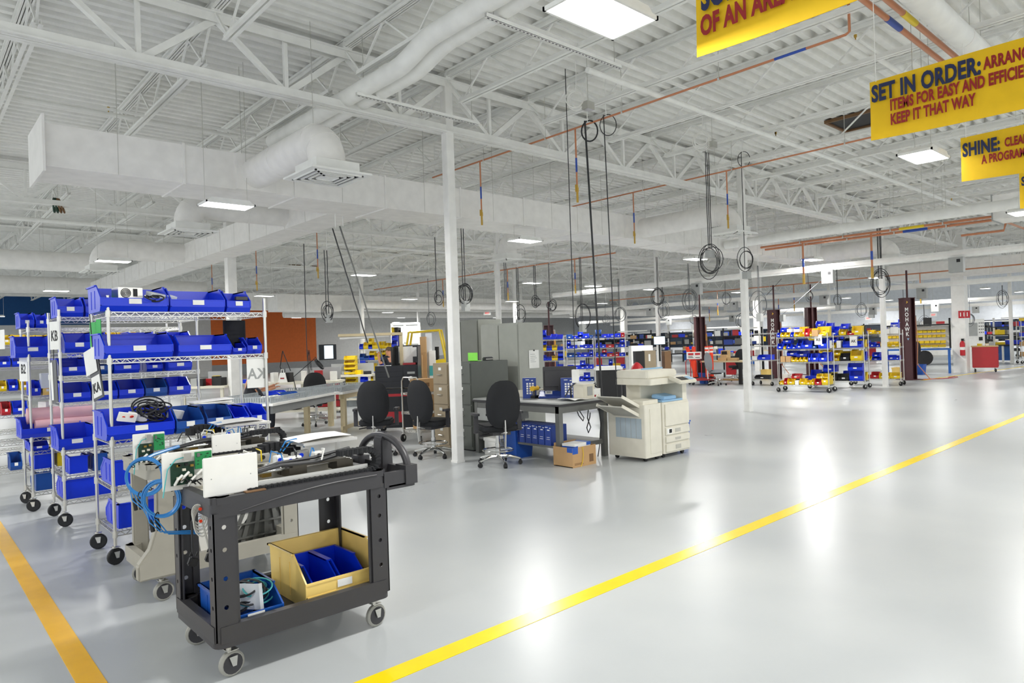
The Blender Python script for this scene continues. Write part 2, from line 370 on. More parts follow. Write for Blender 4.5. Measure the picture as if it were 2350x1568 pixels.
# ------------------------------------------------------------------ air ducts
YD0, YD1, ZD0, ZD1 = 8.85, 9.72, 3.69, 4.16
def hangers(t, pts, z0, z1=5.29):
    for p in pts: B().cyl((p[0], p[1], z0), (p[0], p[1], z1), .004, n=5).build('hanger_rod', 'zinc', t)
def rect_duct(label, x0, x1, y0, y1, z0, z1, seams, axis='x', name='air_duct', ends=True, lap=True):
    t = thing(name, label, 'air duct')
    n = seams; L = (x1-x0) if axis == 'x' else (y1-y0)
    B().box(x0, x1, y0, y1, z0, z1).build('body', 'duct', t)
    for k in range(1, n):
        c = (x0 if axis == 'x' else y0)+L*k/n; b = B(); e = .018
        if axis == 'x': b.box(c-.014, c+.014, y0-e, y1+e, z0-e, z1+e)
        else: b.box(x0-e, x1+e, c-.014, c+.014, z0-e, z1+e)
        b.build('flange', 'duct', t)
    pts = [((x0+L*(k+.5)/n, y) if axis == 'x' else (x, y0+L*(k+.5)/n)) for k in range(n) for (x, y) in ((0, y0-.0),) ] if axis == 'x' else [(x0, y0+L*(k+.5)/n) for k in range(n)]
    hangers(t, pts, z0)
    return t
md = rect_duct('long white rectangular air duct crossing the hall behind the nearest column', 1.25, 22.6, YD0, YD1, ZD0, ZD1, 15)
B().box(1.225, 1.25, YD0-.07, YD1+.07, ZD0-.07, ZD1+.08).build('end_cap', 'duct', md)
rect_duct('white branch duct running from the main duct towards the blue wall', 5.02, 5.62, YD1+.0, 27, ZD0, ZD1-.02, 11, 'y')
def round_run(b, pts, r, n=20): b.tube(pts, r, n)
def diffuser(t, x, y, z, w=.62):
    b = B(); b.box(x-w/2, x+w/2, y-w/2, y+w/2, z, z+.02); b.prism([(x-w*.36, y-w*.36), (x+w*.36, y-w*.36), (x+w*.36, y+w*.36), (x-w*.36, y+w*.36)], 'z', z+.02, z+.14)
    d = b.build('diffuser', 'white_steel', t)
    for k in range(4):
        s = w*(.40-.085*k); g = B()
        g.box(x-s, x+s, y-s, y-s+.018, z-.012, z).box(x-s, x+s, y+s-.018, y+s, z-.012, z).box(x-s, x-s+.018, y-s, y+s, z-.012, z).box(x+s-.018, x+s, y-s, y+s, z-.012, z)
        g.build('louver', 'white_steel', d)
        if k < 3:
            h = B(); s2 = s-.025; h.box(x-s2, x+s2, y-s2, y-s2+.022, z-.002, z-.0005).box(x-s2, x+s2, y+s2-.022, y+s2, z-.002, z-.0005).box(x-s2, x-s2+.022, y-s2, y+s2, z-.002, z-.0005).box(x+s2-.022, x+s2, y-s2, y+s2, z-.002, z-.0005)
            h.build('slot', 'ink', d)
def elbow(pts, r, label, dx, dy, dz, collar=None, w=.62):
    t = thing('round_air_duct', label, 'air duct')
    b = B(); b.tube(pts, r, 22); b.build('pipe', 'duct', t, True)
    for i in range(2, len(pts)-1, 3):
        d = (Vector(pts[i])-Vector(pts[i-1])).normalized()
        B().cyl(Vector(pts[i])-d*.012, Vector(pts[i])+d*.012, r*1.02, n=22).build('seam', 'duct', t, True)
    if collar: B().cbox(*collar).build('collar', 'duct', t)
    diffuser(t, dx, dy, dz, w); hangers(t, [(pts[len(pts)//3][0], pts[len(pts)//3][1])], pts[len(pts)//3][2]); return t
def arc_yz(x, y0, y1, z, zd, R, sgn=-1, n=7):       # along Y from y0 to y1, then a quarter bend down to zd
    P = [(x, y0+(y1-sgn*R-y0)*k/4, z) for k in range(5)]
    P += [(x, y1-sgn*R+sgn*R*sin(pi/2*k/n), z-R+R*cos(pi/2*k/n)) for k in range(1, n+1)]
    return P+[(x, y1, zd)]
elbow(arc_yz(3.55, YD0+.0, 6.85, 3.92, 3.5, .3), .2, 'round white duct elbow with louvered square outlet above the nearest rack', 3.55, 6.85, 3.47, ((3.55, YD0-.03, 3.92), (.52, .06, .46)), .7)
elbow(arc_yz(11.75, YD0, 6.75, 3.92, 3.52, .3), .2, 'round white duct elbow with outlet beside the second column', 11.75, 6.75, 3.5, ((11.75, YD0-.03, 3.92), (.52, .06, .46)), .7)
def arc_xz(y, x0, x1, z, zd, R, sgn=-1, n=7):
    P = [(x0+(x1-sgn*R-x0)*k/4, y, z) for k in range(5)]
    P += [(x1-sgn*R+sgn*R*sin(pi/2*k/n), y, z-R+R*cos(pi/2*k/n)) for k in range(1, n+1)]
    return P+[(x1, y, zd)]
elbow(arc_xz(11.3, 5.05, 3.45, 3.93, 3.5, .26), .2, 'round white duct with square outlet below the big duct end, leftmost of them', 3.45, 11.3, 3.48, None, .7)
elbow(arc_xz(16.9, 5.05, 3.35, 3.93, 3.45, .3), .22, 'round white duct elbow hanging above the blue bins of the nearest rack', 3.35, 16.9, 3.42, None, .72)
elbow(arc_yz(10.4, YD1, 11.6, 3.92, 3.5, .3, 1), .22, 'round white duct elbow behind the main duct, beside a light panel', 10.4, 11.6, 3.48, None, .66)
elbow(arc_yz(20.6, YD0, 7.0, 3.95, 3.56, .3), .24, 'round white duct with bright square outlet above the tallest maroon lift post', 20.6, 7.0, 3.54, None, .8)
# far ducts
rect_duct('white rectangular duct running to the far windows on the far side', 27.8, 28.7, -1.5, 9.6, 3.45, 4.0, 5, 'y')
fd = rect_duct('short white duct end with grey face at the picture edge', 16.2, 17.0, -2, 3.62, 3.72, 4.2, 2, 'y')
B().box(16.18, 17.02, 3.62, 3.64, 3.7, 4.22).build('end_cap', 'panel_grey', fd)
rect_duct('far rectangular duct before the orange wall', 9, 30, 27.4, 28.2, 3.3, 3.95, 12)
rect_duct('box duct hung in front of the far rectangular duct', 10.9, 13.6, 25.4, 26.3, 3.12, 3.75, 2)
def round_duct(label, p, q, r):
    t = thing('round_air_duct', label, 'air duct'); p, q = Vector(p), Vector(q)
    B().cyl(p, q, r, n=22).build('pipe', 'duct', t, True)
    for k in range(1, 8):
        c = p+(q-p)*k/8; d = (q-p).normalized()
        B().cyl(c-d*.012, c+d*.012, r*1.02, n=22).build('seam', 'duct', t, True)
    hangers(t, [tuple((p+(q-p)*k/6)[:2]) for k in range(1, 6)], p.z); return t
round_duct('fat white round duct before the blue wall, upper and nearer one', (-4, 21.2, 4.12), (4.2, 21.2, 4.12), .25)
round_duct('fat white round duct before the blue wall, lower and farther one', (-4, 28.3, 4.12), (9.2, 28.3, 4.12), .3)
round_duct('fat white round duct below the orange wall top', (7, 33.5, 4.1), (29, 33.5, 4.1), .38)
round_duct('thin white round duct over the yellow forklift', (14, 24.6, 3.35), (27, 24.6, 3.35), .16)
for i, (yy, z, x0, x1, r) in enumerate(((36.5, 3.6, 16, 40, .2), (26.0, 3.2, 28, 44, .22), (19.0, 3.3, 30, 48, .2))):
    round_duct('distant white round duct number %s in from the camera' % ['three', 'two', 'one'][i], (x0, yy, z), (x1, yy, z), r)
# exhaust hose tube over the aisle and bus bar trunking
t = thing('exhaust_tube', 'long smooth white tube slanting up across the hall past the second column', 'pipe')
B().cyl((15.0, 8.78, 3.8), (15.0, -3, 3.8), .1, n=18).build('pipe', 'white_steel', t, True)
for yy in (6.1, 3.0): B().cyl((15.0, yy-.04, 3.8), (15.0, yy+.04, 3.8), .115, n=18).build('clamp', 'white_steel', t, True)
hangers(t, [(15.0, 7.5), (15.0, 4.5), (15, 1.5)], 3.8)
def busway(label, x, y0, y1, z, boxes):
    t = thing('busway', label, 'cable trunking')
    B().box(x-.05, x+.05, y0, y1, z-.08, z+.08).build('trunk', 'white_steel', t)
    B().box(x-.075, x-.05, y0, y1, z-.03, z+.03).build('cover_strip', 'duct', t)
    hangers(t, [(x, y0+(y1-y0)*k/5) for k in range(1, 5)], z)
    for yb in boxes:
        o = B().box(x-.22, x-.051, yb-.14, yb+.14, z-.42, z-.085).build('tap_box', 'panel_grey', t)
        B().box(x-.226, x-.22, yb-.09, yb-.02, z-.2, z-.13).build('switch', 'ink', o)
busway('white bus bar trunking crossing the hall behind the second column, with grey switch boxes', 17.6, 2, 17.2, 3.25, (7.4, 4.6, 11.2))
busway('white bus bar trunking farther back over the coloured bin racks', 24.5, 1, 24, 3.0, (3.8, 7.4, 10.5, 14, 18))
busway('white bus bar trunking over the far workbenches', 33, 0, 30, 2.75, (4.5, 9.5, 12, 15, 19, 23))
busway('white bus bar trunking nearest the far windows', 41, 2, 34, 2.75, (6, 10, 15, 21))

# ------------------------------------------------------------------ white flexible ducts, pipes, unistrut
t = thing('twin_pipe', 'pair of fat white wrapped pipes with a bend, under the roof above the nearest column', 'pipe')
for k, dx in enumerate((0, .2)):
    P = [(4.12+dx, 9.6, 4.62), (4.12+dx, 6.3, 4.62)]
    P += [(4.12+dx+.0, 6.3-.12*j, 4.62+.13*(.5-.5*cos(pi*j/6))) for j in range(1, 7)]
    P += [(4.12+dx, 4.6, 4.75), (4.12+dx, 3.95, 4.75)]
    B().tube(P, .1, 16).build('pipe', 'white_steel', t, True)
def unistrut(label, x0, x1, y, z):
    t = thing('strut_channel', label, 'strut')
    b = B(); b.box(x0, x1, y-.02, y-.017, z, z+.042).box(x0, x1, y+.017, y+.02, z, z+.042).box(x0, x1, y-.02, y+.02, z, z+.003); b.build('channel', 'white_steel', t)
    n = int((x1-x0)/.05)
    h = B()
    for k in range(n): h.box(x0+.02+k*.05, x0+.045+k*.05, y-.006, y+.006, z-.001, z)
    h.build('slot', 'ink', t)
    hangers(t, [(x0+.1, y), (x1-.1, y)], z)
unistrut('slotted white strut channel carrying the twin pipes beside the nearest column', 4.0, 5.8, 6.96, 4.5)
unistrut('slotted white strut channel under the brightest light panel', 4.1, 6.05, 4.76, 4.6)
def white_pipe(label, pts, r=.03):
    t = thing('sprinkler_pipe', label, 'pipe'); B().tube(pts, r, 10).build('pipe', 'white_steel', t, True)
    for k in range(1, len(pts)*2):
        i = min(k//2, len(pts)-2); f = .25 if k % 2 else .75
        p = Vector(pts[i])*(1-f)+Vector(pts[i+1])*f
        B().cyl(p, p+Vector((0, 0, .09)), .008, n=6).cyl(p+Vector((0, 0, .07)), p+Vector((0, 0, .1)), .018, n=6).build('sprinkler_head', 'brass', t)
    return t
white_pipe('white sprinkler pipe above the big duct end', [(-3, 10.6, 4.92), (4.0, 10.6, 4.92)])
white_pipe('white sprinkler pipe over the yellow line banner side', [(6.0, 5.2, 4.72), (24, 5.2, 4.72)], .035)
white_pipe('white sprinkler pipe along the second bay, farther than the main duct', [(2, 12.3, 4.85), (26, 12.3, 4.85)], .035)
white_pipe('white sprinkler pipe below the roof on the camera side of the nearest column', [(-3, 3.1, 4.9), (12, 3.1, 4.9)], .03)
white_pipe('white sprinkler pipe in the third bay', [(-3, 18.7, 4.75), (30, 18.7, 4.75)], .05)
t = thing('round_air_duct', 'fat white pipe running up to the second yellow banner', 'pipe')
B().cyl((6.6, 2.02, 4.55), (9.35, 2.02, 4.55), .11, n=20).build('pipe', 'white_steel', t, True); B().cyl((8.1, 2.02, 4.55), (8.16, 2.02, 4.55), .114, n=20).build('seam', 'duct', t, True)
B().cyl((9.3, 2.02, 4.55), (9.36, 2.02, 4.55), .13, n=20).build('end_ring', 'copper', t, True); hangers(t, [(7.4, 2.02), (8.8, 2.02)], 4.55)

# ------------------------------------------------------------------ copper air lines with drops
def copper(label, x, y0, y1, z, r=.014, drops=(), bands=(), hy=()):
    t = thing('copper_pipe', label, 'pipe'); B().cyl((x, y0, z), (x, y1, z), r, n=8).build('pipe', 'copper', t, True)
    for a, b_, m in bands: B().cyl((x, a, z), (x, b_, z), r*1.12, n=8).build('marker_band', m, t, True)
    for i, y in enumerate(drops):
        d = B().cyl((x, y, z), (x, y, z-1.02), r*.85, n=8).build('drop_leg', 'copper', t, True)
        B().cyl((x, y, z-.42), (x, y, z-.62), r*1.0, n=8).build('marker_band', 'pipe_blue', d, True)
        v = B(); v.cyl((x, y, z-.8), (x, y, z-1.05), r*1.15, n=8); v.cyl((x, y, z-.84), (x, y, z-.9), .022, n=8); v.bar((x-.03, y-.0, z-.8), (x-.03, y, z-.9), .012)
        v.build('valve', 'brass', d, True)
    for y in hy or [y0+(y1-y0)*k/5 for k in range(1, 5)]:
        h = B(); h.cyl((x, y, z+r), (x, y, 5.29), .004, n=5); h.cyl((x, y-.012, z), (x, y+.012, z), r*1.5, n=8); h.build('clevis_hanger', 'zinc', t)
    return t
c1 = copper('thin copper pipe with a blue band from the corner banner to the main duct', 7.2, 2.8, 9.95, 4.6, drops=(8.62, 6.5), bands=((3.2, 3.55, 'pipe_blue'),))
B().tube([(7.2, 2.8, 4.6), (7.2, 2.76, 4.62), (7.2, 2.76, 4.95)], .014, 8).build('riser', 'copper', c1, True)
copper('thin copper pipe passing above the second column', 11.3, .5, 10.4, 4.6, drops=(8.67, 6.55))
copper('copper pipe over the slatted orange wall side', 6.9, 13.2, 26, 4.2, drops=(13.9, 17.3, 20.6))
for i, (x, y0, y1, z) in enumerate(((16.75, 3.6, 8.8, 3.86), (16.98, 3.6, 8.8, 3.82))):
    copper(['upper', 'lower'][i]+' copper pipe of the banded pair beyond the second column', x, y0, y1, z, .028, bands=((5.0, 5.5, ['pipe_yellow', 'pipe_blue'][i]),), drops=() if i else (6.1, 7.7))
copper('copper pipe right above the maroon lift posts', 26.5, 1, 22, 3.55, .022, drops=(4.2, 8.1, 12.6, 16))
copper('distant copper pipe above the far workbenches', 31, 1, 28, 3.4, .022, drops=(6.0, 11, 15.5, 19.2))
copper('copper pipe in the bay behind the tall cabinets', 15.5, 12.6, 26, 4.1, .02, drops=(14.2, 17.3, 21))
t = thing('copper_pipe', 'twin big copper pipes with yellow and blue bands ending at the second banner', 'pipe')
for k, (y, m) in enumerate(((2.46, 'pipe_blue'), (2.32, 'pipe_yellow'))):
    B().cyl((6.2, y-.05, 4.62), (9.2, y-.05, 4.62), .028, n=12).build('pipe', 'copper', t, True); B().cyl((7.2-.0, y-.05, 4.62), (7.55, y-.05, 4.62), .031, n=12).build('marker_band', m, t, True)
B().box(9.1, 9.16, 2.16, 2.75, 4.53, 4.58).build('support_channel', 'zinc', t); hangers(t, [(9.13, 2.2), (9.13, 2.7)], 4.55)
B().tube([(20.2, 5.2, 3.95), (20.2, 4.3, 3.95), (20.2, 4.25, 4.15), (23.5, 4.25, 4.15), (23.5, 4.25, 3.85), (27, 4.25, 3.85)], .028, 8).build('branch', 'copper', t, True)

# ------------------------------------------------------------------ lettered banners
def banner(label, x, y0, L, z0, z1, lines, bow=.012):
    t = thing('banner', label, 'banner', (x, y0, z0)); Hh = z1-z0
    b = B()
    for s in (0, .004):
        b.grid(lambda u, v: (s+bow*sin(u*7+v*2)-.0, -L*u, v*Hh-.02*sin(pi*u)*(1-v)), 24, 5)
    b.build('cloth', 'banner', t, True)
    for txt, size, m, ox, oz, sx in lines:
        text('lettering', txt, size, m, t, (-.0135, -ox, oz), (0, -1, 0), (0, 0, 1), bold=.04, sx=sx)
    for yy in (-.05, -L+.05): B().cyl((0, yy, Hh-.01), (0, yy, 5.28-z0), .003, n=5).build('tie', 'paper', t)
# heights chosen from the hanging line; left edges fall at y = 2.05
banner('yellow banner with red letters OF AN AREA, cut by the top edge', 3.75, 2.35, 2.2, 3.34, 3.93, [('SORT:', .235, 'navy_ink', .05, .27, .55), ('OF AN AREA AND REM', .165, 'red_ink', .04, .115, .6)])
banner('yellow banner reading SET IN ORDER', 5.75, 2.07, 2.2, 3.1, 3.56, [('SET IN ORDER:', .175, 'navy_ink', .02, .295, .6), ('ARRANG', .115, 'red_ink', .765, .315, .55), ('ITEMS FOR EASY AND EFFICIEN', .115, 'red_ink', .15, .195, .53), ('KEEP IT THAT WAY', .115, 'red_ink', .15, .085, .53)])
banner('yellow banner reading SHINE', 8.0, 2.04, 2.2, 3.07, 3.51, [('SHINE:', .18, 'navy_ink', .02, .245, .57), ('CLEAN', .115, 'red_ink', .37, .265, .52), ('A PROGRAM T', .115, 'red_ink', .18, .14, .52)])
banner('lowest small yellow banner corner at the picture edge', 10.3, 2.02, 2.2, 3.04, 3.48, [('ST', .145, 'navy_ink', .025, .28, .62), ('TO', .1, 'red_ink', .06, .17, .6), ('OR', .1, 'red_ink', .06, .06, .6)])

# ------------------------------------------------------------------ hanging power cords
def cord(label, x, y, z0, z1, mat_='black_cord', coil=None, n=1, r=.0075, plug=None, slant=(0, 0), axis=None, top_coil=False):
    t = thing('hanging_cable', label, 'hanging cable', (x, y, 0))
    if z1 < 5.28: B().cyl((0, 0, z1), (0, 0, 5.3), .007, n=5).build('drop_rod', 'white_steel', t)
    rnd = random.Random(int(x*100+y*37))
    ax = axis or (-.74, -.67, 0)
    for k in range(n):
        ox, oy = (k % 3-1)*.05, (k//3)*.05
        P = [(ox+slant[0]*(1-(j/8)) if False else ox+slant[0]*(j/8)+rnd.uniform(-.006, .006), oy+slant[1]*(j/8), z1+(z0-z1)*j/8) for j in range(9)]
        B().tube(P, r, 6).build('cord', mat_, t, True)
    if coil:
        zc, R, m = coil
        for k in range(m):
            B().ring((slant[0]+rnd.uniform(-.04, .04), slant[1]+rnd.uniform(-.04, .04), zc+rnd.uniform(-.03, .03)), R*rnd.uniform(.6, .95), r*.9, (ax[0]+rnd.uniform(-.25, .25), ax[1]+rnd.uniform(-.25, .25), rnd.uniform(-.1, .1)), 22, 5, rnd.uniform(1.1, 1.8)).build('coil', mat_, t, True)
    if top_coil: B().ring((0.04, 0, z1-.12), .11, r*.8, ax, 20, 5, 1.3).build('coil', mat_, t, True)
    if plug:
        B().cbox((slant[0], slant[1], z0-.1), plug).build('outlet_box', 'panel_grey', t)
    return t
CORDS = [ # px, py(top), z_top, px_bot/py_bot decide length
 ('thick black cord dropping from a roof coil to the copier desk', 7.12, 6.2, .8, 4.6, dict(r=.014, top_coil=True, slant=(.1, -.05))),
 ('thin black cord dropping from the roof to the copier desk', 7.18, 5.92, .78, 4.62, dict(top_coil=True, slant=(.15, .05))),
]
for lb, x, y, z0, z1, kw in CORDS: cord(lb, x, y, z0, z1, **kw)
def cordpx(label, px, ptop, pbot, d, **kw):      # a cord at ground distance d seen between two heights
    a = onD(px, ptop, d); 
    z0 = onD(px, pbot, d).z; c = kw.pop('coilpx', None)
    if c: kw['coil'] = (onD(px, c[0], d).z, c[1]*d/F, c[2])
    z1 = min(a.z, 5.2)
    return cord(label, a.x, a.y, z0, z1, **kw)
cordpx('three black cords tied in a thick loop below the main duct', 1622, 350, 570, 11.6, n=3, coilpx=(598, 26, 5), plug=(.16, .1, .12))
cordpx('single black cord with a wide loop on the second column', 1704, 350, 620, 12.6, coilpx=(598, 22, 3), top_coil=True, plug=(.15, .1, .13))
cordpx('bundle of black cords with a long coil beside the third column', 2018, 500, 640, 17.0, n=5, coilpx=(648, 22, 6), top_coil=True)
cordpx('black cord and coil of hose behind the near bench, over the orange wall edge', 750, 575, 720, 12.5, n=2, coilpx=(716, 15, 4), plug=(.1, .08, .14))
cordpx('black cord with open coil just past the nearest column on its far side', 1063, 525, 690, 12.0, n=2, coilpx=(676, 20, 5), plug=(.12, .1, .18))
cordpx('black cord ending in a single ring just before the nearest column', 1003, 545, 690, 12.2, coilpx=(684, 12, 2))
cordpx('black cord left of the orange wall centre', 702, 560, 830, 14.0, r=.008)
cordpx('slanting black cord nearer of the pair over the grey bench', 770, 525, 790, 10.6, r=.01, slant=(.35, -.35))
cordpx('slanting grey cable farther of the pair over the grey bench', 787, 520, 870, 10.8, mat_='dark_steel', r=.012, slant=(.5, -.48))
G2 = [(1160, 600, 690, 16, 0), (1188, 615, 735, 17.5, 14), (1228, 610, 705, 16.5, 10), (1262, 605, 715, 18.5, 12), (1332, 590, 745, 18, 20), (1420, 640, 735, 22, 14), (1508, 590, 700, 20, 18), (1520, 650, 730, 24, 16), (1580, 605, 710, 20, 20), (1590, 690, 745, 26, 12), (1740, 610, 720, 17.5, 22), (1665, 640, 700, 24, 14), (1920, 600, 700, 23, 10), (1975, 650, 725, 26, 14), (2073, 655, 745, 27, 16), (2225, 690, 745, 28, 12), (1855, 620, 690, 24, 10), (1390, 690, 745, 27, 10), (985, 640, 745, 20, 12), (1795, 640, 720, 26, 0), (1890, 640, 720, 21, 0), (1700, 660, 750, 27, 14), (2120, 690, 760, 30, 16), (2300, 655, 700, 26, 14)]
WHERE = {1160: 'past the nearest column', 1188: 'above the pale tall cabinet', 1228: 'over the pale cabinet corner', 1262: 'over the small blue bin rack', 1332: 'above the desk monitor', 1420: 'above the black case', 1508: 'before the bright white column', 1520: 'behind the bright white column', 1580: 'over the orange posts', 1590: 'deep behind the orange posts', 1740: 'beside the second column', 1665: 'over the wooden workbench', 1920: 'over the coloured bin rack marked AB', 1975: 'over the coloured bin rack marked AK', 2073: 'left of the tallest maroon lift post', 2225: 'beside the wide column', 1855: 'above the middle maroon lift post', 1390: 'deep over the blue bins', 985: 'over the yellow forklift', 1795: 'at the lettered lift post beside the second column', 1890: 'slanting to the middle lift post', 1700: 'deep behind the second column', 2120: 'in front of the far pale wall', 2300: 'at the far column by the windows'}
for px, a, b_, d, cr in G2:
    kw = dict(n=2 if px % 4 == 0 else 1, r=.009, mat_='grey_hose' if px % 5 < 2 else 'black_cord')
    if cr: kw['coilpx'] = (b_-cr, cr*.95, 2+px % 3)
    if px % 3 == 0: kw['plug'] = (.16, .12, .2)
    if px in (1890, 1795): kw['slant'] = (-.9, .9)
    cordpx('dark cord with coiled slack hanging '+WHERE[px], px, a, b_, d, **kw)

# small ceiling extras
def white_coil(label, px, py, z):
    p = at(px, py, z); t = thing('hanging_cable', label, 'hanging cable', tuple(p)); rnd = random.Random(px)
    for k in range(4): B().ring((rnd.uniform(-.03, .03), 0, rnd.uniform(-.03, .03)), .13*rnd.uniform(.7, 1.1), .006, (-.74, -.67, rnd.uniform(-.3, .3)), 20, 5, 1.1).build('coil', 'white_plastic', t, True)
    B().tube([(0, 0, .12), (.02, 0, .4), (0, 0, 5.3-z)], .006, 6).build('cord', 'white_plastic', t, True)
    B().cbox((.12, -.1, -.08), (.14, .1, .1)).build('junction_box', 'zinc', t); B().cyl((.12, -.1, -.03), (.12, -.1, 5.3-z), .004, n=5).build('hanger_wire', 'zinc', t)
white_coil('white cable coil at the roof above the long copier cords', 1322, 230, 4.75); white_coil('white cable coil at the roof above the thick black loop', 1612, 322, 4.75)
for px, py, w, lb in ((1968, 278, .8, 'dark open roof hatch beside the second yellow banner'), (690, 612, 1.2, 'dark open roof hatch far over the orange wall side')):
    p = at(px, py, 5.27); t = thing('roof_hatch', lb, 'hatch', (p.x, p.y, 5.27)); B().box(-w/2, w/2, -.35, .35, 0, .02).build('opening', 'ink', t); b = B()
    for q in ((-w/2-.04, w/2+.04, -.39, -.35), (-w/2-.04, w/2+.04, .35, .39), (-w/2-.04, -w/2, -.35, .35), (w/2, w/2+.04, -.35, .35)): b.box(*q, -.03, .02)
    b.build('frame', 'wood_dark', t)
p = at(133, 472, 4.5); t = thing('hanging_hose', 'green and brown hose bundle hung from the roof above the duct end', 'hose', tuple(p))
for k in range(4): B().ring((.04*k-.06, 0, 0), .09, .016, (.9, -.3, .1*k), 14, 6, 1.5).build('loop', 'dark_board' if k < 2 else 'wood_dark', t, True)
B().cyl((0, 0, .1), (0, 0, 5.3-4.5), .004, n=5).build('hanger_wire', 'zinc', t)
# ------------------------------------------------------------------ stacking bins
_BIN = {}
def bin_meshes(w, d, h, m):
    key = (round(w, 2), round(d, 2), round(h, 2), m)
    if key in _BIN: return _BIN[key]
    w, d, h = key[:3]; t = min(.006, w*.04); b = B()
    P = [(-.43*d, 0), (.47*d, 0), (.5*d, h), (-.18*d, h), (-.5*d, .5*h), (-.5*d, .2*h)]
    b.prism(P, 'x', -w/2, -w/2+t).prism(P, 'x', w/2-t, w/2)
    b.box(-w/2+t, w/2-t, -.42*d, .47*d, 0, t)
    b.prism([(.47*d-t, 0), (.47*d, 0), (.5*d, h), (.5*d-t, h)], 'x', -w/2+t, w/2-t)
    b.prism([(-.43*d, 0), (-.5*d, .2*h), (-.5*d, .5*h), (-.5*d+t, .5*h), (-.5*d+t, .2*h), (-.43*d+t*1.4, 0)], 'x', -w/2+t, w/2-t)
    e = min(.012, w*.07)                                  # rolled rim
    b.box(-w/2-e, -w/2+t, -.18*d, .5*d+e, h-.01, h).box(w/2-t, w/2+e, -.18*d, .5*d+e, h-.01, h).box(-w/2-e, w/2+e, .5*d-t, .5*d+e, h-.01, h)
    for s in (-1, 1):                                     # thick front corners and side ribs
        b.prism([(-.5*d-.003, .2*h), (-.5*d-.003, .5*h+.002), (-.18*d, h), (-.18*d+.02, h-.012), (-.5*d+.02, .48*h), (-.5*d+.02, .2*h)], 'x', s*w/2-(.002 if s < 0 else t+.001), s*w/2+(t+.001 if s < 0 else .002))
        for yy in (-.08, .2): b.box(s*w/2-.003, s*w/2+.003, yy*d, yy*d+.008, .12*h, .8*h)
    b.box(-w/2, w/2, -.5*d-.004, -.5*d, .46*h, .5*h).box(-w/2, w/2, -.5*d-.003, -.5*d, .2*h, .23*h)
    me = b.mesh('bin', m)
    lw, lh = min(.09, w*.3), min(.04, h*.2)
    lb = B().box(-lw/2, lw/2, -.5*d-.0065, -.5*d-.004, .28*h, .28*h+lh).mesh('label_card', 'label')
    _BIN[key] = (me, lb); return _BIN[key]
def bin_(label, loc, w, d, h, m='blue_bin', rz=0, group=None, name='storage_bin', card=True):
    a, lb = bin_meshes(w, d, h, m)
    o = link(name, a, None, loc, rz); tag(o, label, 'bin', group)
    if card: link('label_card', lb, o)
    return o
CN = dict(blue_bin='blue', dark_blue_bin='dark blue', yellow_bin='yellow', red_bin='red', black_bin='black', amber_bin='amber')

# ------------------------------------------------------------------ wire shelving on casters
_SH = {}
def shelf_mesh(L, D, fine=True):
    key = (L, D, fine)
    if key in _SH: return _SH[key]
    b = B(); r = .0034; zt, zb = 0, -.032
    n = int(L/.052)
    for y in (.012, D-.012):
        b.bar((0, y, zt), (L, y, zt), 2*r).bar((0, y, zb), (L, y, zb), 2*r)
        k = max(2, int(L/.075))
        for i in range(k):
            x0, x1 = L*i/k, L*(i+1)/k
            b.bar((x0, y, zb), ((x0+x1)/2, y, zt), 1.5*r).bar(((x0+x1)/2, y, zt), (x1, y, zb), 1.5*r)
    for x in (.012, L-.012):
        b.bar((x, 0, zt), (x, D, zt), 2*r).bar((x, 0, zb), (x, D, zb), 2*r)
        k = max(2, int(D/.05))
        for i in range(k):
            y0, y1 = D*i/k, D*(i+1)/k
            b.bar((x, y0, zb), (x, (y0+y1)/2, zt), 1.5*r).bar((x, (y0+y1)/2, zt), (x, y1, zb), 1.5*r)
    if fine:
        m = int(L/.03)
        for i in range(1, m): b.bar((L*i/m, 0, zt+.003), (L*i/m, D, zt+.003), .0032)
        for i in (1, 2): b.bar((0, D*i/3, zt-.003), (L, D*i/3, zt-.003), .005)
    else:
        b.box(.01, L-.01, .01, D-.01, zt-.003, zt+.001)
    for x in (0, L):
        for y in (0, D): b.cyl((x, y, -.04), (x, y, .012), .0185, n=10)
    _SH[key] = b.mesh('wire_shelf', 'zinc'); return _SH[key]
_WH = {}
def caster_meshes(r, w, m='black_rubber'):
    key = (r, w, m)
    if key not in _WH:
        b = B().lathe([(r*.3, -w/2), (r*.86, -w/2), (r, -w*.28), (r, w*.28), (r*.86, w/2), (r*.3, w/2)], n=20, axis='x')
        f = B()
        for s in (-1, 1): f.prism([(-.02, r*.62), (.022, r*.62), (.006, -r*.15), (-.014, -r*.15)], 'x', s*(w/2+.008)-.0025, s*(w/2+.008)+.0025)
        f.box(-w/2-.011, w/2+.011, -.025, .03, r*1.06, r*1.12).cyl((0, .012, r*1.1), (0, .012, r*1.3), .014, n=10).cyl((-w/2-.012, 0, 0), (w/2+.012, 0, 0), .008, n=8)
        f2 = f
        _WH[key] = (b.mesh('wheel', m, True), f2.mesh('fork', 'zinc'))
    return _WH[key]
def caster(parent, x, y, r=.0635, w=.032, rz=0, m='black_rubber', name='caster'):
    wm, fm = caster_meshes(r, w, m)
    o = link(name, wm, parent, (x, y-.0, r), rz); link('fork', fm, o); return o
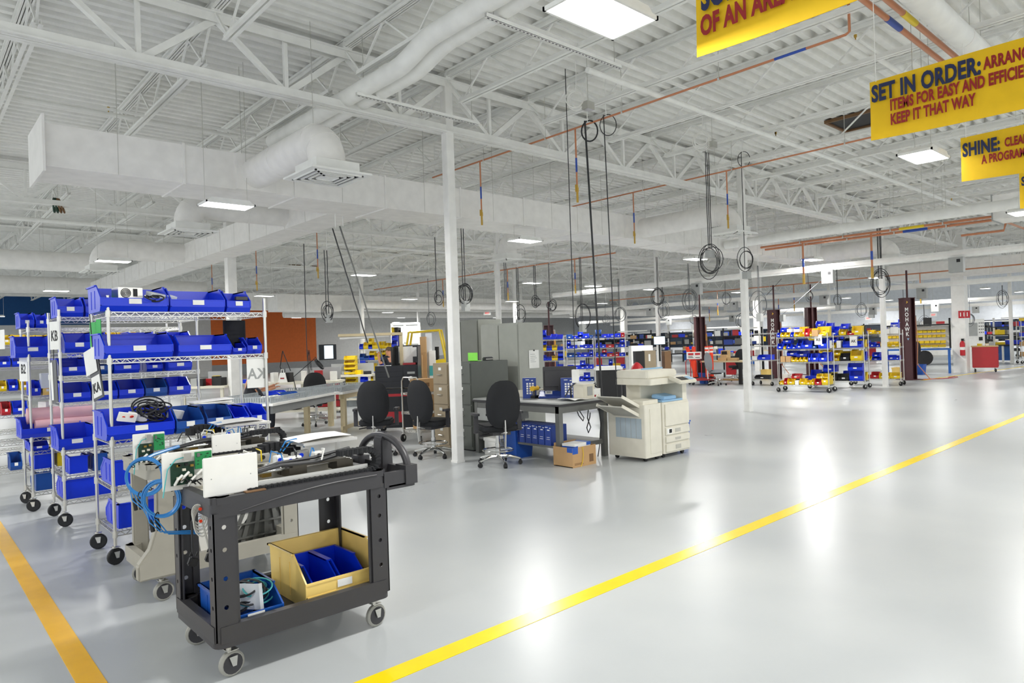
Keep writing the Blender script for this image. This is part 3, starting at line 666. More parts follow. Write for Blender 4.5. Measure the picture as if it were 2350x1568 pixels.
def rack(label, loc, rz, L, D, Hh, zs, fine=True, cr=.0635, casters=True, group=None):
    t = thing('wire_shelving', label, 'shelving', loc, rz, group)
    z0 = cr*2.3 if casters else 0
    key = ('post', Hh, z0)
    if key not in _SH:
        pb = B().cyl((0, 0, z0), (0, 0, Hh), .0127, n=10).cyl((0, 0, Hh-.001), (0, 0, Hh+.008), .0135, n=10)
        _SH[key] = pb.mesh('post', 'zinc', True)
    rnd = random.Random(L*100+loc[0]*10)
    for x in (0, L):
        for y in (0, D):
            link('post', _SH[key], t, (x, y, 0))
            if casters: caster(t, x, y, cr, rz=rnd.uniform(-.9, .9)+1.57)
    for z in zs: link('wire_shelf', shelf_mesh(L, D, fine), t, (0, 0, z))
    return t
def sign(label, txt, loc, right, up, w, h, size, parent=None, paper='paper', ink='ink', name='rack_sign', sx=.8):
    r, u = Vector(right).normalized(), Vector(up).normalized(); n = r.cross(u)
    o = B().box(-w/2, w/2, 0, h, -.002, .002).build(name, paper)
    o.matrix_world = Matrix(((r.x, u.x, n.x, loc[0]), (r.y, u.y, n.y, loc[1]), (r.z, u.z, n.z, loc[2]), (0, 0, 0, 1)))
    if parent is None: tag(o, label, 'sign')
    else:
        o.parent = parent
    if txt:
        x = link('lettering', text_mesh(txt, size, ink, .02, sx, align='CENTER'), o, (0, (h-size*.7)/2, .003))
    return o
SHN = ['top', 'second', 'third', 'fourth', 'fifth', 'bottom']
def fill(rk, yf, z, items, sh, d=.4, skip=0):
    """bins standing on one shelf with their fronts at y = yf; items: (px left, px right, height, colour, extra depth)"""
    for i, it in enumerate(items):
        pl, pr, h = it[:3]; m = it[3] if len(it) > 3 else 'blue_bin'; back = it[4] if len(it) > 4 else 0; dd = it[5] if len(it) > 5 else d
        flip = it[6] if len(it) > 6 else 0
        py = 800
        xa, xb = onY(pl, py, yf+back).x, onY(pr, py, yf+back).x; w = xb-xa-.012
        size = 'wide' if w > .38 else 'narrow' if w < .17 else 'medium'
        bin_('%s %s bin, %s from left on the %s shelf of the %s rack' % (size, CN[m], ORD[i+skip], sh, rk), ((xa+xb)/2, yf+back+dd/2+.0, z+.005), w, dd, h, m, pi if flip else 0, 'bins on the rack marked '+rk)
KAx, KAy = 1.22, 5.97
ka = rack('tall wire shelving on casters nearest the camera, hung with a KA sign', (KAx, KAy, 0), 0, 1.22, .6, 2.06, (1.94, 1.575, .945, .585, .245))
kb = rack('tall wire shelving on casters behind the nearest rack, hung with a KB sign', (1.16, 7.68, 0), 0, 1.24, .6, 2.05, (1.985, 1.64, 1.42, 1.165, .715, .47, .235))
b2 = rack('wire shelving on casters behind the KB rack, hung with a B2 sign', (1.04, 8.72, 0), 0, 1.5, .56, 1.98, (1.92, 1.61, 1.2, .765, .62, .42, .19))
b3 = rack('wire shelving at the picture edge with yellow bins on top', (.36, 10.6, 0), 0, 2.2, .6, 1.95, (1.78, 1.5, 1.2, .9, .55, .2))
b4 = rack('wire shelving at the far picture edge behind the yellow topped one', (.3, 12.8, 0), 0, 3.0, .6, 2.0, (1.9, 1.55, 1.2, .85, .5, .2))
fill('KA', 5.95, 1.94, [(232, 391, .215, 'blue_bin', 0, .44), (393, 521, .2), (523, 580, .19)], 'top')
fill('KA', 5.95, 1.575, [(236, 400, .205, 'blue_bin', 0, .44), (408, 533, .185), (534, 566, .11, 'blue_bin', .12, .28), (567, 602, .15, 'blue_bin', .2, .32)], 'second')
fill('KA', 5.95, .945, [(238, 396, .22, 'blue_bin', 0, .44), (398, 465, .2, 'dark_blue_bin', 0), (468, 528, .2, 'dark_blue_bin', .05, .36, 0), (530, 568, .17, 'blue_bin', .05), (570, 610, .17, 'blue_bin', .08)], 'third')
fill('KA', 5.98, .585, [(250, 312, .2, 'blue_bin', .04, .44, 1), (480, 560, .2, 'blue_bin', .05)], 'fourth')
fill('KA', 5.98, .245, [(258, 362, .2, 'blue_bin', .05, .44, 1), (372, 520, .2, 'blue_bin', .1)], 'bottom')
fill('KB', 7.7, 1.985, [(133, 196, .2), (198, 240, .2)], 'top')
fill('KB', 7.7, 1.64, [(148, 217, .2), (219, 248, .2, 'blue_bin', .05), (300, 360, .2, 'blue_bin', .1), (390, 443, .2, 'blue_bin', .08)], 'second')
fill('KB', 7.7, 1.42, [(133, 198, .17), (200, 258, .17, 'dark_blue_bin', .05), (261, 320, .16), (334, 374, .14, 'blue_bin', .1), (384, 441, .17)], 'third')
fill('KB', 7.7, 1.165, [(141, 206, .18), (209, 268, .18), (270, 328, .18), (330, 382, .18, 'dark_blue_bin'), (384, 436, .18, 'blue_bin', .05)], 'fourth')
fill('KB', 7.7, .715, [(126, 214, .22, 'blue_bin', -.04, .44), (216, 256, .17, 'blue_bin', .05), (258, 300, .17, 'blue_bin', .05)], 'fifth')
fill('KB', 7.74, .235, [(136, 262, .2, 'blue_bin', 0, .44, 1)], 'bottom')
fill('KB', 7.74, .47, [(150, 195, .17, 'blue_bin', .02, .4, 1), (206, 240, .17, 'dark_blue_bin', .02, .4, 1)], 'sixth')
fill('B2', 8.72, 1.92, [(47, 82, .17), (83, 112, .16)], 'top')
fill('B2', 8.72, 1.61, [(34, 116, .23, 'blue_bin', -.02, .44)], 'second')
fill('B2', 8.72, 1.2, [(68, 92, .16, 'blue_bin', .1), (94, 118, .14, 'amber_bin', .1), (120, 148, .14, 'blue_bin', .06)], 'third')
fill('B2', 8.72, .765, [(42, 182, .2, 'blue_bin', -.04, .44)], 'fourth')
fill('B2', 8.74, .62, [(60, 106, .1, 'blue_bin', 0), (118, 134, .1, 'yellow_bin', .05)], 'fifth')
fill('B2', 8.74, .42, [(70, 116, .2, 'blue_bin', .05, .4, 1), (122, 140, .16, 'yellow_bin', .1, .3, 1)], 'sixth')
fill('B2', 8.74, .19, [(72, 118, .2, 'dark_blue_bin', .05, .4, 1)], 'bottom')
fill('yellow topped', 10.6, 1.78, [(2, 30, .13, 'yellow_bin'), (31, 60, .13, 'yellow_bin'), (61, 84, .12, 'yellow_bin'), (85, 108, .12, 'yellow_bin'), (109, 132, .12, 'yellow_bin'), (133, 157, .12, 'yellow_bin')], 'top', .3)
fill('yellow topped', 10.6, 1.5, [(-6, 24, .14, 'blue_bin'), (26, 60, .14, 'blue_bin')], 'second', .3)
fill('yellow topped', 10.6, 1.2, [(-8, 14, .13, 'yellow_bin'), (16, 40, .14, 'blue_bin'), (42, 66, .13, 'yellow_bin')], 'third', .3)
fill('yellow topped', 10.6, .9, [(-2, 22, .16, 'red_bin'), (24, 60, .16, 'blue_bin')], 'fourth', .3)
fill('yellow topped', 10.6, .2, [(14, 44, .2, 'dark_blue_bin')], 'bottom', .3)
fill('far edge', 12.8, 1.9, [(150+k*24, 172+k*24, .1, 'yellow_bin') for k in range(7)], 'top', .25)
fill('far edge', 12.8, 1.55, [(160, 200, .17, 'blue_bin'), (202, 240, .17, 'blue_bin')], 'second', .3)
# papers and signs on the racks
s = tag(B().box(-.09, .09, -.004, .004, 0, .36).build('rack_sign', 'black_paint'), 'black clipboard with a white KA card hanging tilted on the nearest rack', 'sign')
c = Vector((KAx-.02, KAy+.3, 1.26)); s.location = c; s.rotation_euler = (0, radians(-14), radians(-78))
B().box(-.075, .075, -.006, -.0045, .02, .19).build('card', 'paper', s); text('lettering', 'KA', .105, 'ink', s, (0, -.0075, .06), (1, 0, 0), (0, 0, 1), .03, .9, 'CENTER')
B().box(-.14, .06, -.01, -.006, .22, .42).build('folded_sheet', 'paper', s)
B().cyl((0, 0, .3), (.05, 0, .72), .004, n=5).build('cord', 'black_cord', s)
for (x, y, z, tx, lb) in ((1.14, 7.82, 1.68, 'KB', 'white KB card on the end of the second rack'), (1.02, 8.98, 1.36, 'B2', 'white B2 card on the end of the third rack')):
    sign(lb, tx, (x, y, z), (.25, -1, 0), (0, 0, 1), .2, .27, .14)
sign('blank white card on the end of the yellow topped rack', '', (.9, 9.62, 1.72), (.25, -1, 0), (0, 0, 1), .15, .22, .1)
s = tag(B().box(-.07, .07, -.003, .003, 0, .4).build('rack_sign', 'black_paint'), 'black clipboard with white slips hanging on the KB rack post', 'sign'); s.location = (1.12, 7.74, 1.18); s.rotation_euler = (0, radians(-3), radians(-80))
B().box(-.075, -.02, -.006, -.0035, .02, .38).build('card', 'paper', s); B().cyl((0, 0, .38), (.02, 0, .5), .004, n=5).build('cord', 'black_cord', s)
g = tag(B().box(-.05, .05, -.003, .003, 0, .2).box(.045, .105, -.006, -.001, .03, .22).build('tape_note', 'green_tape'), 'green paper tags hanging from the top end of the nearest rack', 'note'); g.location = (KAx-.02, KAy+.42, 1.68); g.rotation_euler = (0, 0, radians(-70))
g = tag(B().bar((0, 0, 0), (-.02, .24, .17), .006, .035).build('tape_strip', 'green_tape'), 'green tape strip sticking up from the top of the nearest rack', 'tape'); g.location = (KAx, KAy+.08, 1.95)
s = sign('pale sheet marked KA seen from behind on the far post of the nearest rack', '', (2.36, 5.99, 1.28), (-1, 0, 0), (0, 0, 1), .17, .27, .1)
text('lettering', 'KA', .13, 'panel_grey', s, (0, .08, -.003), (1, 0, 0), (0, 1, 0), .02, .9, 'CENTER')
t = tag(B().rbox(-.1, .1, -.02, .02, 0, .27, .018).build('hanging_pouch', 'black_fabric'), 'dark pouch hanging under the top shelf of the nearest rack', 'pouch'); t.location = (2.31, 6.35, 1.62)
# cable guides etc. inside the near bins
def cords_in(label, c, n, R, m, group=None, seed=1, r=.006, flat=.5):
    t = thing('cord_bundle', label, 'cord bundle', c, 0, group); rnd = random.Random(seed)
    for k in range(n):
        ax = (rnd.uniform(-.5, .5), rnd.uniform(-.9, -.1), rnd.uniform(.3, 1))
        B().ring((rnd.uniform(-.4, .4)*R, rnd.uniform(-.3, .3)*R, rnd.uniform(0, flat)*R), R*rnd.uniform(.5, 1), r, ax, 18, 5, rnd.uniform(.4, .9)).build('cord', m, t, True)
    return t
cords_in('tangle of black cords heaped in the wide bin on the third shelf', (1.52, 6.1, 1.1), 16, .14, 'black_cord', None, 3, .0065, .7)
for k, (x, z, a, col) in enumerate(((1.33, 1.12, .3, 'white_plastic'), (1.42, 1.11, -.2, 'white_plastic'), (1.72, 1.1, .4, 'white_plastic'))):
    o = B().cbox((0, 0, 0), (.14, .02, .07), a, .3, .2).build('printed_part', col); tag(o, ['white plate with an orange mark among the black cords', 'white plate with round holes among the black cords', 'blank white folded card among the black cords'][k], 'plate'); o.location = (x, 5.98+.07*k, z)
    if k < 2:
        for dx in (-.03, .03): B().cyl((dx, -.016, 0), (dx, -.013, .004), .014, n=10).build('hole', 'ink' if k else 'orange_post', o)
ps = thing('power_supply', 'metal power supply with round fan grille in the top shelf bin', 'power supply', (1.38, 6.02, 2.045), radians(8))
B().box(-.09, .09, -.03, .1, 0, .09).build('case', 'zinc', ps)
for R in (.035, .026, .017, .008): B().ring((-.035, -.032, .045), R, .0028, (0, 1, 0), 20, 5).build('grille_ring', 'ink', ps)
B().cbox((.035, -.032, .05), (.03, .006, .06)).build('socket', 'ink', ps)
cords_in('black cord looped over the front of the top shelf bin', (1.53, 5.94, 2.045), 3, .07, 'black_cord', None, 5, .006, .3)
o = B().cbox((0, 0, 0), (.2, .12, .07), .1, .2, .15).build('plastic_bag', 'clear_wrap'); tag(o, 'clear bag stuffed in the top shelf bin', 'bag'); o.location = (1.62, 6.05, 2.06)
o = B().box(-.05, .05, -.02, .02, 0, .03).build('adapter', 'black_plastic'); tag(o, 'small black adapter lying in the last top shelf bin', 'adapter'); o.location = (2.25, 6.0, 2.05)
bd = thing('ring_binder', 'white ring binder lying on the dark blue bin of the third shelf', 'binder', (1.98, 6.05, 1.165), radians(-3))
B().cbox((0, 0, .012), (.32, .26, .004), 0, 0, radians(2)).build('cover', 'white_plastic', bd); B().cbox((0, 0, .032), (.32, .26, .004), 0, 0, radians(-3)).build('cover', 'white_plastic', bd); B().cbox((.01, 0, .02), (.27, .24, .008)).build('pages', 'paper', bd)
# things in the racks behind
pk = thing('bubble_wrap_roll', 'pink bubble wrap roll in the wide bin of the B2 rack', 'roll', (1.32, 8.85, .99))
B().cyl((-.3, 0, 0), (.32, 0, .0), .085, n=18).build('roll', 'pink_wrap', pk, True); B().cyl((-.24, -.08, -.1), (.3, -.06, -.1), .06, n=14).build('loose_end', 'pink_wrap', pk, True)
for k, (x, z, sx, sz, m, lb) in enumerate(((1.2, 1.28, .1, .16, 'clear_wrap', 'clear plastic pouches standing on the B2 rack'), (1.3, 1.02, .2, .1, 'clear_wrap', 'crumpled clear film above the pink roll'), (1.25, 1.09, .18, .09, 'white_plastic', 'white box with a red stripe above the pink roll'))):
    o = B().cbox((0, 0, sz/2), (sx, .14, sz), .2*k).build('packed_part', m); tag(o, lb, 'package'); o.location = (x, 8.86+.05*k, z-.05 if k else z)
# ------------------------------------------------------------------ utility carts
def holed_plate(b, w, z0, z1, hz, r, y, t, ax):      # strip with round holes, in plane ax ('x': spans x at y; 'y': spans y at x)
    def P(u, z, q): return (u, y+q, z) if ax == 'x' else (y+q, u, z)
    cuts = [z0]+[(a+c)/2 for a, c in zip(hz, hz[1:])]+[z1]
    for zc, za, zb in zip(hz, cuts, cuts[1:]):
        O = [(-w/2, za), (0, za), (w/2, za), (w/2, zc), (w/2, zb), (0, zb), (-w/2, zb), (-w/2, zc)]
        I = [(r*cos(radians(225+45*k)), zc+r*sin(radians(225+45*k))) for k in range(8)]
        for q in (0, t):
            for k in range(8):
                k2 = (k+1) % 8; b.face([P(*O[k], q), P(*O[k2], q), P(*I[k2], q), P(*I[k], q)])
        for k in range(8):
            k2 = (k+1) % 8; b.face([P(*I[k], 0), P(*I[k2], 0), P(*I[k2], t), P(*I[k], t)])
            if O[k][0] == O[k2][0]: b.face([P(*O[k], 0), P(*O[k2], 0), P(*O[k2], t), P(*O[k], t)])
def utility_cart(label, loc, L, D, m, wheel_m, left=True):
    t = thing('utility_cart', label, 'cart', loc)
    def tray(name, z0, z1, zf, lip=.045):
        b = B(); r = .05
        b.rbox(0, L, 0, D, z0, zf, r, 4)
        for x0, x1, y0, y1 in ((r*.5, L-r*.5, 0, lip), (r*.5, L-r*.5, D-lip, D), (0, lip, r*.5, D-r*.5), (L-lip, L, r*.5, D-r*.5)): b.box(x0, x1, y0, y1, zf, z1)
        for x, y in ((r, r), (L-r, r), (r, D-r), (L-r, D-r)): b.cyl((x, y, zf), (x, y, z1), r, n=16)
        return b.build(name, m, t, True)
    tray('lower_shelf', .165, .27, .19); up = tray('upper_shelf', .80, .895, .862)
    B().tube([(.13+(L-.2)*k/12, -.001, .815+.06*sin(pi*.5*min(1, k/9))) for k in range(13)], .004, 5).build('moulded_curve', m, up)
    for x, y, sx, sy in ((0, 0, 1, 1), (L, 0, -1, 1), (0, D, 1, -1), (L, D, -1, -1)):
        if x == 0 and not left: continue
        b = B(); hz = [.33, .41, .49, .57, .65, .73] if False else [.36, .5, .64, .75]; w = .105; w2 = .075
        b.T = Matrix.Translation((x+sx*(w/2+.004), y+sy*.004, 0)); holed_plate(b, w, .2, .82, hz, .012, 0, sy*.006, 'x')
        b.T = Matrix.Translation((x+sx*.004, y+sy*(w2/2+.004), 0)); holed_plate(b, w2, .2, .82, hz, .011, 0, sx*.006, 'y')
        b.T = None
        b.bar((x+sx*(w+.003), y+sy*.02, .2), (x+sx*(w+.003), y+sy*.02, .82), .007, .035); b.bar((x+sx*.02, y+sy*(w2+.003), .2), (x+sx*.02, y+sy*(w2+.003), .82), .035, .007)
        b.build('leg', m, t)
    for x, y in ((.09, .06), (L-.07, .06), (.09, D-.07), (L-.07, D-.07)):
        c = caster(t, x, y, .063, .034, 1.57+.12 if y < .2 else 1.45, wheel_m)
        B().lathe([(.05, -.0178), (.05, .0178)], n=18, axis='x').build('hub', 'black_plastic', c, True)
    return t
def cart_handle(t, L, D, m):
    h = B(); h.rbox(L-.02, L+.2, 0, D, .775, .80, .03); h.box(L-.02, L+.2, 0, .03, .79, .875).box(L-.02, L+.2, D-.03, D, .79, .875).box(L+.17, L+.2, 0, D, .79, .875)
    h.box(L+.12, L+.2, -.01, .1, .79, .9).box(L+.12, L+.2, D-.1, D+.01, .79, .9); h.build('end_tray', m, t)
    c = D/2; P = [(L+.165, c-(D/2-.035)*cos(a), .86+.19*sin(a)) for a in [pi*k/18 for k in range(19)]]
    B().tube([(L+.165, .035, .8)]+P+[(L+.165, D-.035, .8)], .022, 12).build('handle', m, t, True)
    b = B(); b.prism([(L+.125, .8), (L+.215, .8), (L+.205, 1.03), (L+.165, 1.08), (L+.13, 1.03)], 'y', c-.05, c+.05); b.build('handle_post', m, t, False, .008)
CX, CY, CL, CD = 1.11, 3.42, .975, .64
uc = utility_cart('black plastic utility cart in the foreground carrying white panels and machine parts', (CX, CY, 0), CL, CD, 'black_plastic', 'grey_rubber')
cart_handle(uc, CL, CD, 'black_plastic')
gc = utility_cart('worn grey plastic utility cart standing behind the black one', (1.17, 4.8, 0), 1.0, .66, 'grey_plastic', 'grey_rubber', False)
b = B(); b.prism([(1.14, .27), (1.02, .27), (1.0, .3), (1.04, .42), (1.13, .52), (1.15, .8), (1.2, .8)], 'y', 4.79, 4.86); b.prism([(-.0, 0), (0, 0), (0, 0)], 'y', 0, 0) if False else None
foot = B().prism([(-.07, .17), (.3, .17), (.24, .27), (.16, .36), (.16, .8), (.05, .8), (.045, .5), (0, .36), (-.07, .27)], 'y', -.012, .06).build('leg', 'grey_plastic', gc, False, .01)
B().box(.05, .15, .6, .66, .19, .82).build('leg', 'grey_plastic', gc, False, .01)
# ribbed grey divider and leaning white board under it
rb = thing('ribbed_panel', 'dark grey ribbed plastic panel standing on the grey cart lower shelf', 'panel', (2.02, 5.1, .19), 0)
b = B(); b.prism([(-.24, 0), (.26, 0), (.14, .3), (-.1, .3)], 'y', .03, .04)
for k in range(6): b.bar((-.24+.09*k, .015, 0), (-.1+.045*k, .015, .3), .012, .03)
for z in (.03, .13, .22): b.box(-.22, .24, .0, .03, z, z+.012)
b.build('panel', 'dark_steel', rb)
lb = thing('board', 'plain white board leaning against the grey cart', 'board', (1.78, 5.12, .19)); B().prism([(-.22, .14), (.18, .3), (.24, .3), (-.02, .0), (-.2, .0)], 'y', -.006, .006).build('sheet', 'white_plastic', lb)
# ------------------------------------------------------------------ machine modules lying on the carts
def module(label, loc, seed):
    t = thing('linear_module', label, 'machine module', loc); rnd = random.Random(seed)
    b = B(); b.rbox(-.42, .47, -.24, .24, 0, .012, .03); b.box(-.42, .47, -.24, -.225, 0, .03).box(-.42, .47, .225, .24, 0, .03); b.build('tray', 'beige', t)
    B().box(-.36, .4, -.2, -.15, .012, .05).box(-.36, .4, -.2, -.19, .05, .07).build('rail', 'alu', t); B().box(-.36, .4, .02, .08, .012, .07).build('rail', 'alu', t)
    for k in range(3): B().cyl((-.3, -.08+.05*k, .09), (.36, -.08+.05*k, .09), .008, n=10).build('guide_rod', 'chrome', t, True)
    b = B(); b.box(-.02, .3, -.14, .12, .1, .112).box(-.04, .06, -.14, -.03, .05, .1).box(.24, .34, -.14, -.03, .05, .1); b.build('carriage', 'dark_metal', t)
    for k in range(3):
        x = -.24+.1*k; B().box(x, x+.05, -.02, .06, .05, .095).build('gold_block', 'gold_metal' if k % 2 else 'dark_metal', t)
    # cable carrier: two runs joined by a half turn
    P = [(-.3+.03*k, -.21, .03) for k in range(23)]+[(.39+.062*sin(a), -.21, .092-.062*cos(a)) for a in [pi*k/9 for k in range(10)]]+[(.36-.03*k, -.21, .154) for k in range(6)]
    ch = B()
    for p, q in zip(P, P[1:]):
        m = (Vector(p)+Vector(q))/2; d = Vector(q)-Vector(p); ang = math.atan2(d.z, d.x)
        ch.cbox(m, (d.length*.93, .05, .03), 0, 0, -ang); ch.cbox(m, (d.length*.3, .054, .034), 0, 0, -ang)
    ch.build('cable_carrier', 'black_fabric', t)
    P2 = [(-.1+.03*k, .16, .16+.03*sin(k*.5)) for k in range(9)]
    ch = B()
    for p, q in zip(P2, P2[1:]):
        m = (Vector(p)+Vector(q))/2; ch.cbox(m, (.034, .07, .05), .3)
    ch.build('cable_carrier', 'black_fabric', t)
    for k in range(7):
        x, y = rnd.uniform(-.1, .33), rnd.uniform(-.12, .14)
        o = B().cbox((x, y, .135), (rnd.uniform(.04, .09), .045, rnd.uniform(.035, .06)), rnd.uniform(-.3, .3)).build('connector_block', 'white_plastic' if k % 3 else 'alu', t, False, .004)
        B().cyl((x, y-.024, .14), (x, y-.03, .14), .012, n=10).build('port', 'ink' if k % 2 else 'blue_bin', o)
    for k in range(9):
        x0, y0 = rnd.uniform(-.2, .3), rnd.uniform(-.15, .12); x1, y1 = x0+rnd.uniform(-.12, .12), y0+rnd.uniform(-.1, .1)
        B().tube([(x0, y0, .12), (x0*.7+x1*.3, y0, .18), (x0*.3+x1*.7, y1, .19), (x1, y1, .13)], .004, 5).build('wire', ['black_cord', 'blue_tube', 'white_plastic', 'black_cord', 'yellow_bin'][k % 5], t, True)
    B().tube([(-.3, -.16, .1), (-.1, -.17, .13), (.1, -.16, .12), (.3, -.12, .14)], .011, 6).tube([(-.3, -.14, .1), (-.1, -.15, .14), (.1, -.14, .14), (.34, -.1, .16)], .009, 6).build('hose', 'black_cord', t, True)
    B().tube([(.02, .12, .16), (.06, .13, .21), (.12, .12, .22), (.16, .1, .17)], .005, 6).tube([(.03, .1, .16), (.08, .11, .205), (.13, .1, .21), (.15, .08, .17)], .004, 6).build('air_tube', 'blue_tube', t, True)
    B().lathe([(.024, 0), (.028, .01), (.028, .03), (.01, .035)], (.41, .02, .11), 14, 'y').build('roller', 'black_rubber', t, True)
    st = B(); st.box(.1, .44, -.02, .2, .19, .205); st.box(.12, .14, .16, .19, .05, .19).box(.4, .42, .16, .19, .05, .19); st.build('top_plate', 'alu', t)
    return t
module('machine module with black cable chain lying on the black cart', (1.60, CY+.27, .864), 11)
module('machine module with black cable chain lying on the grey cart', (1.66, 5.1, .864), 12)
o = B().grid(lambda u, v: (.36*u-.18, .22*v-.11+.05*u, .008*sin(3*u)+.006*v), 8, 4).build('paper_sheet', 'paper'); tag(o, 'white paper sheet lying on the module of the black cart', 'paper'); o.location = (1.86, CY+.38, 1.075)
o = B().grid(lambda u, v: (.36*u-.18, .22*v-.11+.05*u, .008*sin(3*u)+.006*v), 8, 4).build('paper_sheet', 'paper'); tag(o, 'white paper sheet lying on the module of the grey cart', 'paper'); o.location = (1.9, 5.22, 1.075)
# controller panels: white plate, green boards, flat ribbon and leads; and the plain white covers
def controller(label, loc, w, h, seed):
    t = thing('controller_panel', label, 'circuit board panel', loc); rnd = random.Random(seed)
    B().box(-w/2, w/2, 0, .008, 0, h).build('back_plate', 'white_plastic', t, False, .003)
    g = B().box(w*.12, w*.46, -.022, -.014, h*.5, h*.95).build('green_board', 'green_board', t)
    for k in range(14):
        x, z = rnd.uniform(w*.16, w*.42), rnd.uniform(h*.54, h*.9)
        B().box(x, x+.008, -.0245, -.022, z, z+.003).build('chip', 'ink', g)
    B().box(w*.16, w*.22, -.025, -.022, h*.82, h*.92).build('main_chip', 'dark_steel', g)
    d = B().box(-w*.36, w*.1, -.02, -.012, h*.14, h*.72).build('dark_board', 'dark_board', t)
    for k in range(9):
        x, z = rnd.uniform(-w*.33, w*.02), rnd.uniform(h*.2, h*.65)
        B().box(x, x+.016, -.034, -.02, z, z+.012).build('component', ['beige', 'gold_metal', 'ink'][k % 3], d)
    B().box(-w*.13, w*.02, -.05, -.014, h*.78, h*.97).build('jack_socket', 'zinc', t)
    for k in range(6):
        x = -w*.3+w*.13*k; z = h*rnd.uniform(.1, .3)
        B().tube([(x, -.03, z), (x+.01, -.05, z+.03), (x+.035, -.045, z+.05)], .007, 6).build('white_lead', 'white_plastic', t, True)
    for k in range(6):
        x = -w*.2+w*.1*k; z = h*rnd.uniform(.1, .25)
        B().tube([(x, -.025, z), (x+.02, -.06, z+.02), (x+.05, -.04, z-.01)], .004, 5).build('black_lead', 'black_cord', t, True)
    B().tube([(-w*.13, -.035, h*.86), (-w*.28, -.04, h*.83), (-w*.44, -.04, h*.6), (-w*.5, -.04, h*.2), (-w*.55, -.05, -.02)], .003, 6).build('patch_cord', 'teal_cord', t, True)
    return t
pw = onY(490, 1030, 3.86).x-onY(374, 1030, 3.86).x
p = onY(432, 1098, 3.86); controller('panel with green circuit boards standing on the black cart end, partly behind a white cover', (p.x, 3.86, .885), pw, .2, 5)
pw2 = onY(381, 1010, 5.0).x-onY(307, 1010, 5.0).x
p = onY(344, 1075, 5.0); controller('panel with green circuit boards standing on the grey cart end', (p.x, 5.0, p.z), pw2, .235, 6)
for k, (y, a, b_, lb) in enumerate(((3.47, (468, 1137), (590, 1037), 'plain white cover panel standing at the front edge of the black cart'), (4.88, (488, 1060), (552, 993), 'plain white cover panel standing on the grey cart'))):
    P, Q = onY(*a, y), onY(*b_, y); zz = .897 if k == 0 else .9
    o = thing('cover_panel', lb, 'panel', ((P.x+Q.x)/2, y, zz), radians(-1)); w = Q.x-P.x; hh = Q.z-zz
    B().box(-w/2, w/2, 0, .012, 0, hh).build('sheet', 'white_plastic', o, False, .004)
    for s in (-1, 1): B().cyl((s*w*.36, -.001, hh*.45), (s*w*.36, 0, hh*.45), .003, n=8).build('screw', 'panel_grey', o)
o = B().box(-.05, .05, -.02, .02, 0, .006).build('label_plate', 'wood_dark'); tag(o, 'brown strip under the white cover on the black cart rim', 'strip'); o.location = (1.33, 3.445, .896)
o = B().grid(lambda u, v: (.16*u-.08, .07*v-.035, .025*sin(pi*u)*sin(pi*v)+.01*sin(9*u)), 10, 6).build('plastic_bag', 'clear_wrap', None, True); tag(o, 'crumpled clear bag in the end tray of the black cart', 'bag'); o.location = (2.17, 3.7, .805)
# coiled blue tubing hung over the cart ends
def tube_coil(label, c, R, tail):
    t = thing('coiled_tubing', label, 'coiled tubing', c); rnd = random.Random(int(R*1000))
    for k in range(7): B().ring((rnd.uniform(-.004, .004), rnd.uniform(-.012, .012), rnd.uniform(-.006, .006)), R*rnd.uniform(.93, 1.03), .0045, (-.55+rnd.uniform(-.04, .04), -.83, rnd.uniform(-.04, .04)), 30, 6, 1.05).build('loop', 'blue_tube', t, True)
    B().tube([(0, 0, R), (.06, .02, R+.02), (.14, .04, R+.035), (.22, .05, R+.05)], .011, 7).build('lead', 'blue_tube', t, True)
    for k in range(3): B().tube([(-R*.7, R*.5, -R*.4), (-R*.6+.02*k, R*.3, -R*1.3), (-R*.1+.02*k, 0, -R*1.9-.01*k), (tail[0]+.02*k, tail[1], tail[2]-.012*k)], .0035, 6).build('tail', 'blue_tube', t, True)
    for a in (.6, 2.4, 4.4): B().ring((R*cos(a)*.7, -R*cos(a)*.7, R*sin(a)), .017, .003, (-sin(a)*.7, sin(a)*.7, cos(a)), 10, 5).build('cable_tie', 'ink', t)
    for k in range(2): B().cyl((-R*.5+.03*k, R*.4, -R*1.2), (-R*.5+.03*k+.01, R*.4, -R*1.9), .011, n=8).build('plug', 'ink', t, True)
    return t
c = onY(332, 1095, 4.7); tube_coil('coil of shiny blue tubing hanging higher, from the grey cart', tuple(c), .108, (.02, 0, -.28))
c = onY(370, 1146, 3.95); tube_coil('coil of shiny blue tubing hanging lower, from the black cart end', tuple(c), .09, (.16, .0, -.2))
t = thing('mains_cables', 'two cords with black mains plugs hanging at the end of the black cart', 'cord', tuple(onY(462, 1150, 3.7)))
B().tube([(.05, 0, .06), (0, 0, .0), (-.05, 0, -.1), (-.05, 0, -.26)], .006, 7).build('black_cable', 'black_cord', t, True); B().tube([(.06, 0, .05), (.02, 0, .0), (.0, 0, -.1), (.03, 0, -.25)], .0055, 7).build('grey_cable', 'grey_cord', t, True)
for x, z in ((-.05, -.3), (.035, -.3)):
    o = B().cbox((x, 0, z), (.045, .03, .045), 0, 0, .4).build('plug', 'ink', t, False, .006); B().cbox((x+.02, 0, z+.035), (.006, .006, .02), 0, 0, .4).cbox((x-.01, 0, z+.04), (.006, .006, .02), 0, 0, .4).build('pin', 'ink', o)
t = thing('bundled_cable', 'bundled grey cord with orange tags tied on the black cart rim', 'cord', tuple(onY(455, 1180, 3.6)))
for k in range(5): B().ring((.004*k, -.003*k, -.01*k), .03+.003*k, .004, (-.5, -.8, .1*k-.2), 16, 5, 1.7).build('loop', 'grey_cord', t, True)
for z in (.03, -.03): B().cyl((0, -.03, z), (0, -.036, z), .008, n=10).build('tag', 'orange_post', t)
